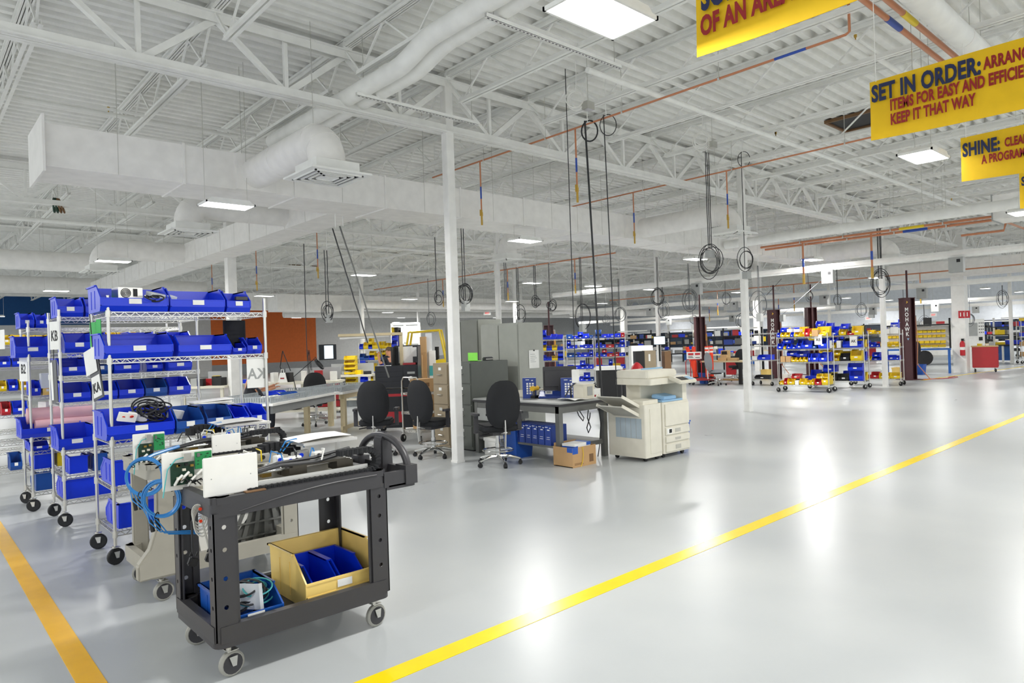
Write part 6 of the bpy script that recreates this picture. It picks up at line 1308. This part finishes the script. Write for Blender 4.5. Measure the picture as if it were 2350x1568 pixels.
p = onD(820, 772, 13); t = thing('bench_light', 'pale fluorescent bench light hung on a wooden post across the grey benches', 'lamp', (p.x, p.y, p.z), radians(-38)); B().box(-.35, .85, -.06, .06, 0, .05).build('housing', 'pale_wood', t); B().cyl((-.33, 0, -.03), (.6, 0, -.01), .03, n=10).build('tube', 'white_plastic', t, True); B().box(.79, .85, -.03, .03, -p.z, .05).build('post', 'pale_wood', t)
# benches and clutter on the far left
for k, (px, d, L, nm) in enumerate(((650, 15.5, 2.4, 'bench behind the steel workbench'), (760, 18.5, 2.2, 'bench beyond the wooden bench'), (462, 15, 1.0, 'bench seen through the nearest rack'))):
    p = onD(px, 860, d); rz = radians(-42); loc = (p.x, p.y, 0); t = thing('workbench', 'cluttered %s' % nm, 'workbench', loc, rz); B().box(-L/2, L/2, 0, .8, .82, .87).build('top', 'beige', t); r = random.Random(40+k)
    for x in (-L/2+.08, L/2-.08):
        for y in (.06, .74): B().box(x-.03, x+.03, y-.03, y+.03, 0, .82).build('leg', 'beige', t)
    B().box(-L/2, L/2, .1, .7, .18, .22).build('lower_shelf', 'beige', t); B().box(-.2, L/2-.1, .78, .8, .87, 1.17).build('screen_panel', 'grey_wall', t)
    for i in range(7):
        q = local(loc, rz, -L/2+.2+(L-.4)*i/6, r.uniform(.2, .6), .87); w, h = r.uniform(.1, .28), r.uniform(.08, .24)
        o = B().rbox(-w/2, w/2, -.09, .09, 0, h, .02).build('bench_item', r.choice(['ink', 'white_plastic', 'blue_bin', 'red_paint', 'panel_grey', 'yellow_bin', 'ink'])); o.location = q; o.rotation_euler = (0, 0, rz+r.uniform(-.4, .4)); tag(o, 'small tool or container on the '+nm, 'container', 'things on the '+nm)
    for i in range(2):
        q = local(loc, rz, -L/2+.3+.9*i, .45, .22); o = B().box(-.2, .2, -.2, .2, 0, .3).build('floor_crate', 'ink' if i else 'dark_steel'); o.location = q; o.rotation_euler = (0, 0, rz); tag(o, ['dark grey', 'black'][i]+' crate on the lower shelf of the '+nm, 'crate')
def tri_lamp(label, px, d, tilt):
    p = onD(px, 850, d); mag_lamp(label, (p.x, p.y, .87), tilt, [(0, .05), (-.12, .35), (-.05, .72), (.12, .25)], False)
tri_lamp('black folded arm lamp at the orange wall, left one', 655, 15.8, radians(-42)); tri_lamp('black folded arm lamp seen edge on at the orange wall', 711, 15.6, radians(48))
p = onD(648, 850, 15.6); o = thing('paper_bag', 'white handled bag between the legs of the black arm lamp', 'bag', (p.x, p.y, .87), radians(-42)); B().prism([(-.1, 0), (.1, 0), (.05, .22), (-.05, .22)], 'y', -.04, .04).build('bag', 'white_plastic', o); B().tube([(-.03, 0, .22), (-.02, 0, .3), (.02, 0, .3), (.03, 0, .22)], .008, 6).build('handle', 'white_plastic', o, True); B().box(-.04, .05, -.041, -.04, .08, .11).build('print', 'red_ink', o)
rcb = thing('tool_cabinet', 'red drawer cabinet with black frame under the far benches', 'tool cabinet', tuple(onD(758, 940, 17.3).xy)+(0,), radians(-42)); B().box(-.35, .35, -.25, .25, .12, .86).build('frame', 'ink', rcb)
for k in range(4): B().box(-.31, .31, -.262, -.25, .16+.17*k, .31+.17*k).build('drawer', 'red_paint', rcb)
for x in (-.3, .3):
    for y in (-.2, .2): caster(rcb, x, y, .05, .03, .3)
chair('black task chair under the steel workbench', tuple(onD(728, 985, 14.4).xy)+(0,), radians(150), .5, False)
# ------------------------------------------------------------------ people
def body(name, verts, edges, radii, m, parent, lv=2):
    me = bpy.data.meshes.new(name); me.from_pydata(verts, edges, []); me.update(); o = bpy.data.objects.new(name, me); COL.objects.link(o)
    o.modifiers.new('skin', 'SKIN'); sb = o.modifiers.new('sub', 'SUBSURF'); sb.levels = sb.render_levels = lv
    if not me.skin_vertices: me.skin_vertices.new() if hasattr(me.skin_vertices, 'new') else None
    bpy.context.view_layer.objects.active = o
    if not me.skin_vertices: 
        bm = bmesh.new(); bm.from_mesh(me); bm.verts.layers.skin.verify(); bm.to_mesh(me); bm.free()
    for v, r in zip(me.skin_vertices[0].data, radii): v.radius = (r[0], r[1]) if isinstance(r, tuple) else (r, r)
    me.skin_vertices[0].data[0].use_root = True
    dg = bpy.context.evaluated_depsgraph_get(); dg.update(); nm = bpy.data.meshes.new_from_object(o.evaluated_get(dg)); bpy.data.objects.remove(o)
    nm.materials.clear(); nm.materials.append(M[m])
    for p in nm.polygons: p.use_smooth = True
    x = link(name, nm, parent); return x
def person(label, loc, rz, hip, J, shirt, trousers, hair_m, seated):
    t = thing('person', label, 'person', loc, rz)
    # J: joints dict in local space, facing -Y
    V = [J['pelvis'], J['chest'], J['neck'], J['head0'], J['head1']]; E = [(0, 1), (1, 2), (2, 3), (3, 4)]; R = [(.13, .1), (.16, .11), (.055, .055), (.075, .085), (.07, .08)]
    def limb(root, pts, rr):
        prev = root
        for p, r in zip(pts, rr): V.append(p); R.append(r); E.append((prev, len(V)-1)); prev = len(V)-1
        return prev
    ha = []
    for s in ('L', 'R'):
        ha.append(limb(1, J['arm'+s], [.06, .045, .032, .03])); limb(0, J['leg'+s], [.085, .06, .04, .035])
    bd = body('body', V, E, R, 'skin', t)
    for s in ('L', 'R'):                       # five fingers rooted in each palm
        w, h = Vector(J['arm'+s][2]), Vector(J['arm'+s][3]); d = (h-w).normalized(); sd = d.cross(Vector((0, 0, 1))).normalized()
        for k, L in enumerate((.05, .075, .08, .075, .06)):
            o = (k-2)*.017; a = h+sd*o+d*.01
            if k == 0: a = w+d*.02+sd*-.03; e = a+(d*.7-sd*.7)*L
            else: e = a+d*L
            B().tube([a, (a+e)/2+Vector((0, 0, .004)), e+Vector((0, 0, -.012))], [.009, .0085, .006], 6).build('finger', 'skin', bd, True)
    c = [Vector(J['pelvis']), Vector(J['chest']), Vector(J['chest'])*.35+Vector(J['neck'])*.65]
    SV = [tuple(c[0]), tuple(c[1]), tuple(c[2])]; SE = [(0, 1), (1, 2)]; SR = [(.155, .12), (.185, .13), (.09, .075)]
    for s in ('L', 'R'):
        a = [Vector(q) for q in J['arm'+s]]; n = len(SV); SV += [tuple(a[0]), tuple(a[0]*.25+a[1]*.75)]; SE += [(1, n), (n, n+1)]; SR += [.075, .062]
    body('shirt', SV, SE, SR, shirt, t)
    TV = [tuple(c[0]+Vector((0, 0, .03)))]; TE = []; TR = [(.15, .115)]
    for s in ('L', 'R'):
        a = [Vector(q) for q in J['leg'+s]]; n = len(TV); TV += [tuple(q) for q in a[:3]]; TE += [(0, n), (n, n+1), (n+1, n+2)]; TR += [.1, .075, .06]
        B().rbox(a[2].x-.045, a[2].x+.045, a[2].y-.17, a[2].y+.07, 0 if not seated else a[2].z-.08, .07 if not seated else a[2].z-.01, .04).build('shoe', 'ink', t, True)
    body('trousers', TV, TE, TR, trousers, t)
    hd = (Vector(J['head0'])+Vector(J['head1']))/2
    b = B(); b.grid(lambda u, v: (hd.x+.088*cos(2*pi*u)*sin(v*1.75), hd.y+.012+.102*sin(2*pi*u)*sin(v*1.75), hd.z+.035+.105*cos(v*1.75)), 18, 8); b.build('hair', hair_m, t, True)
    for s in (-1, 1):
        B().lathe([(.0, -.008), (.011, 0), (0, .008)], (hd.x+s*.03, hd.y-.082, hd.z+.01), 10).build('eye', 'ink', t); B().cbox((hd.x+s*.083, hd.y+.01, hd.z), (.014, .035, .055)).build('ear', 'skin', t)
    B().prism([(hd.y-.08, hd.z+.01), (hd.y-.112, hd.z-.03), (hd.y-.08, hd.z-.035)], 'x', hd.x-.012, hd.x+.012).build('nose', 'skin', t); B().cbox((hd.x, hd.y-.08, hd.z-.06), (.05, .012, .012)).build('mouth', 'red_ink', t)
    return t
p = onD(893, 830, 20.6)
person('person in a dark navy shirt standing by the blue bin shelves with one arm raised', (p.x, p.y, 0), radians(200), .85, dict(pelvis=(0, 0, .86), chest=(0, 0, 1.16), neck=(0, 0, 1.32), head0=(0, -.01, 1.42), head1=(0, -.01, 1.53), armL=[(.19, 0, 1.27), (.3, -.1, 1.1), (.22, -.22, 1.32), (.19, -.24, 1.4)], armR=[(-.19, 0, 1.27), (-.25, .02, 1.0), (-.24, -.12, .8), (-.24, -.16, .73)], legL=[(.09, 0, .8), (.1, -.01, .45), (.1, .02, .08), (.1, -.06, .04)], legR=[(-.09, 0, .8), (-.1, .0, .45), (-.1, .03, .08), (-.1, -.05, .04)]), 'navy_cloth', 'navy_cloth', 'hair', False)
p = onD(569, 900, 13.0); z = .62
person('person in a checked short sleeved shirt sitting at the bench behind the nearest rack', (p.x, p.y, 0), radians(70), .6, dict(pelvis=(0, 0, z), chest=(0, -.06, z+.33), neck=(0, -.1, z+.5), head0=(0, -.13, z+.6), head1=(0, -.14, z+.71), armL=[(.2, -.08, z+.43), (.26, -.2, z+.2), (.18, -.42, z+.28), (.15, -.5, z+.32)], armR=[(-.2, -.08, z+.43), (-.26, -.2, z+.2), (-.12, -.42, z+.26), (-.08, -.5, z+.28)], legL=[(.1, -.06, z-.02), (.14, -.42, z-.0), (.14, -.4, .12), (.14, -.46, .06)], legR=[(-.1, -.06, z-.02), (-.14, -.42, z-.0), (-.14, -.4, .12), (-.14, -.46, .06)]), 'plaid', 'navy_cloth', 'hair', True)
st = thing('stool', 'dark stool under the person in the checked shirt', 'stool', (p.x, p.y, 0)); B().cyl((0, 0, .49), (0, 0, .55), .19, n=18).build('seat', 'black_fabric', st, True); B().cyl((0, 0, .05), (0, 0, .5), .03, n=10).build('column', 'dark_steel', st, True)
for k in range(5): B().bar((0, 0, .08), (.26*cos(k*1.257), .26*sin(k*1.257), .03), .04, .03).build('leg', 'ink', st)

# the smallest, farthest bins as one object
bm = bmesh.new(); names = []
for me, mx, m in STUFF:
    if m not in names: names.append(m)
    n0 = len(bm.faces); v0 = len(bm.verts); bm.from_mesh(me); bm.verts.ensure_lookup_table(); bm.faces.ensure_lookup_table()
    for v in bm.verts[v0:]: v.co = mx @ v.co
    for f in bm.faces[n0:]: f.material_index = names.index(m)
me = bpy.data.meshes.new('far_bins'); bm.to_mesh(me); bm.free()
for m in names: me.materials.append(M[m])
tag(link('far_bins', me), 'smallest farthest bins on the distant racks and above the blue bench', 'bins', kind='stuff')
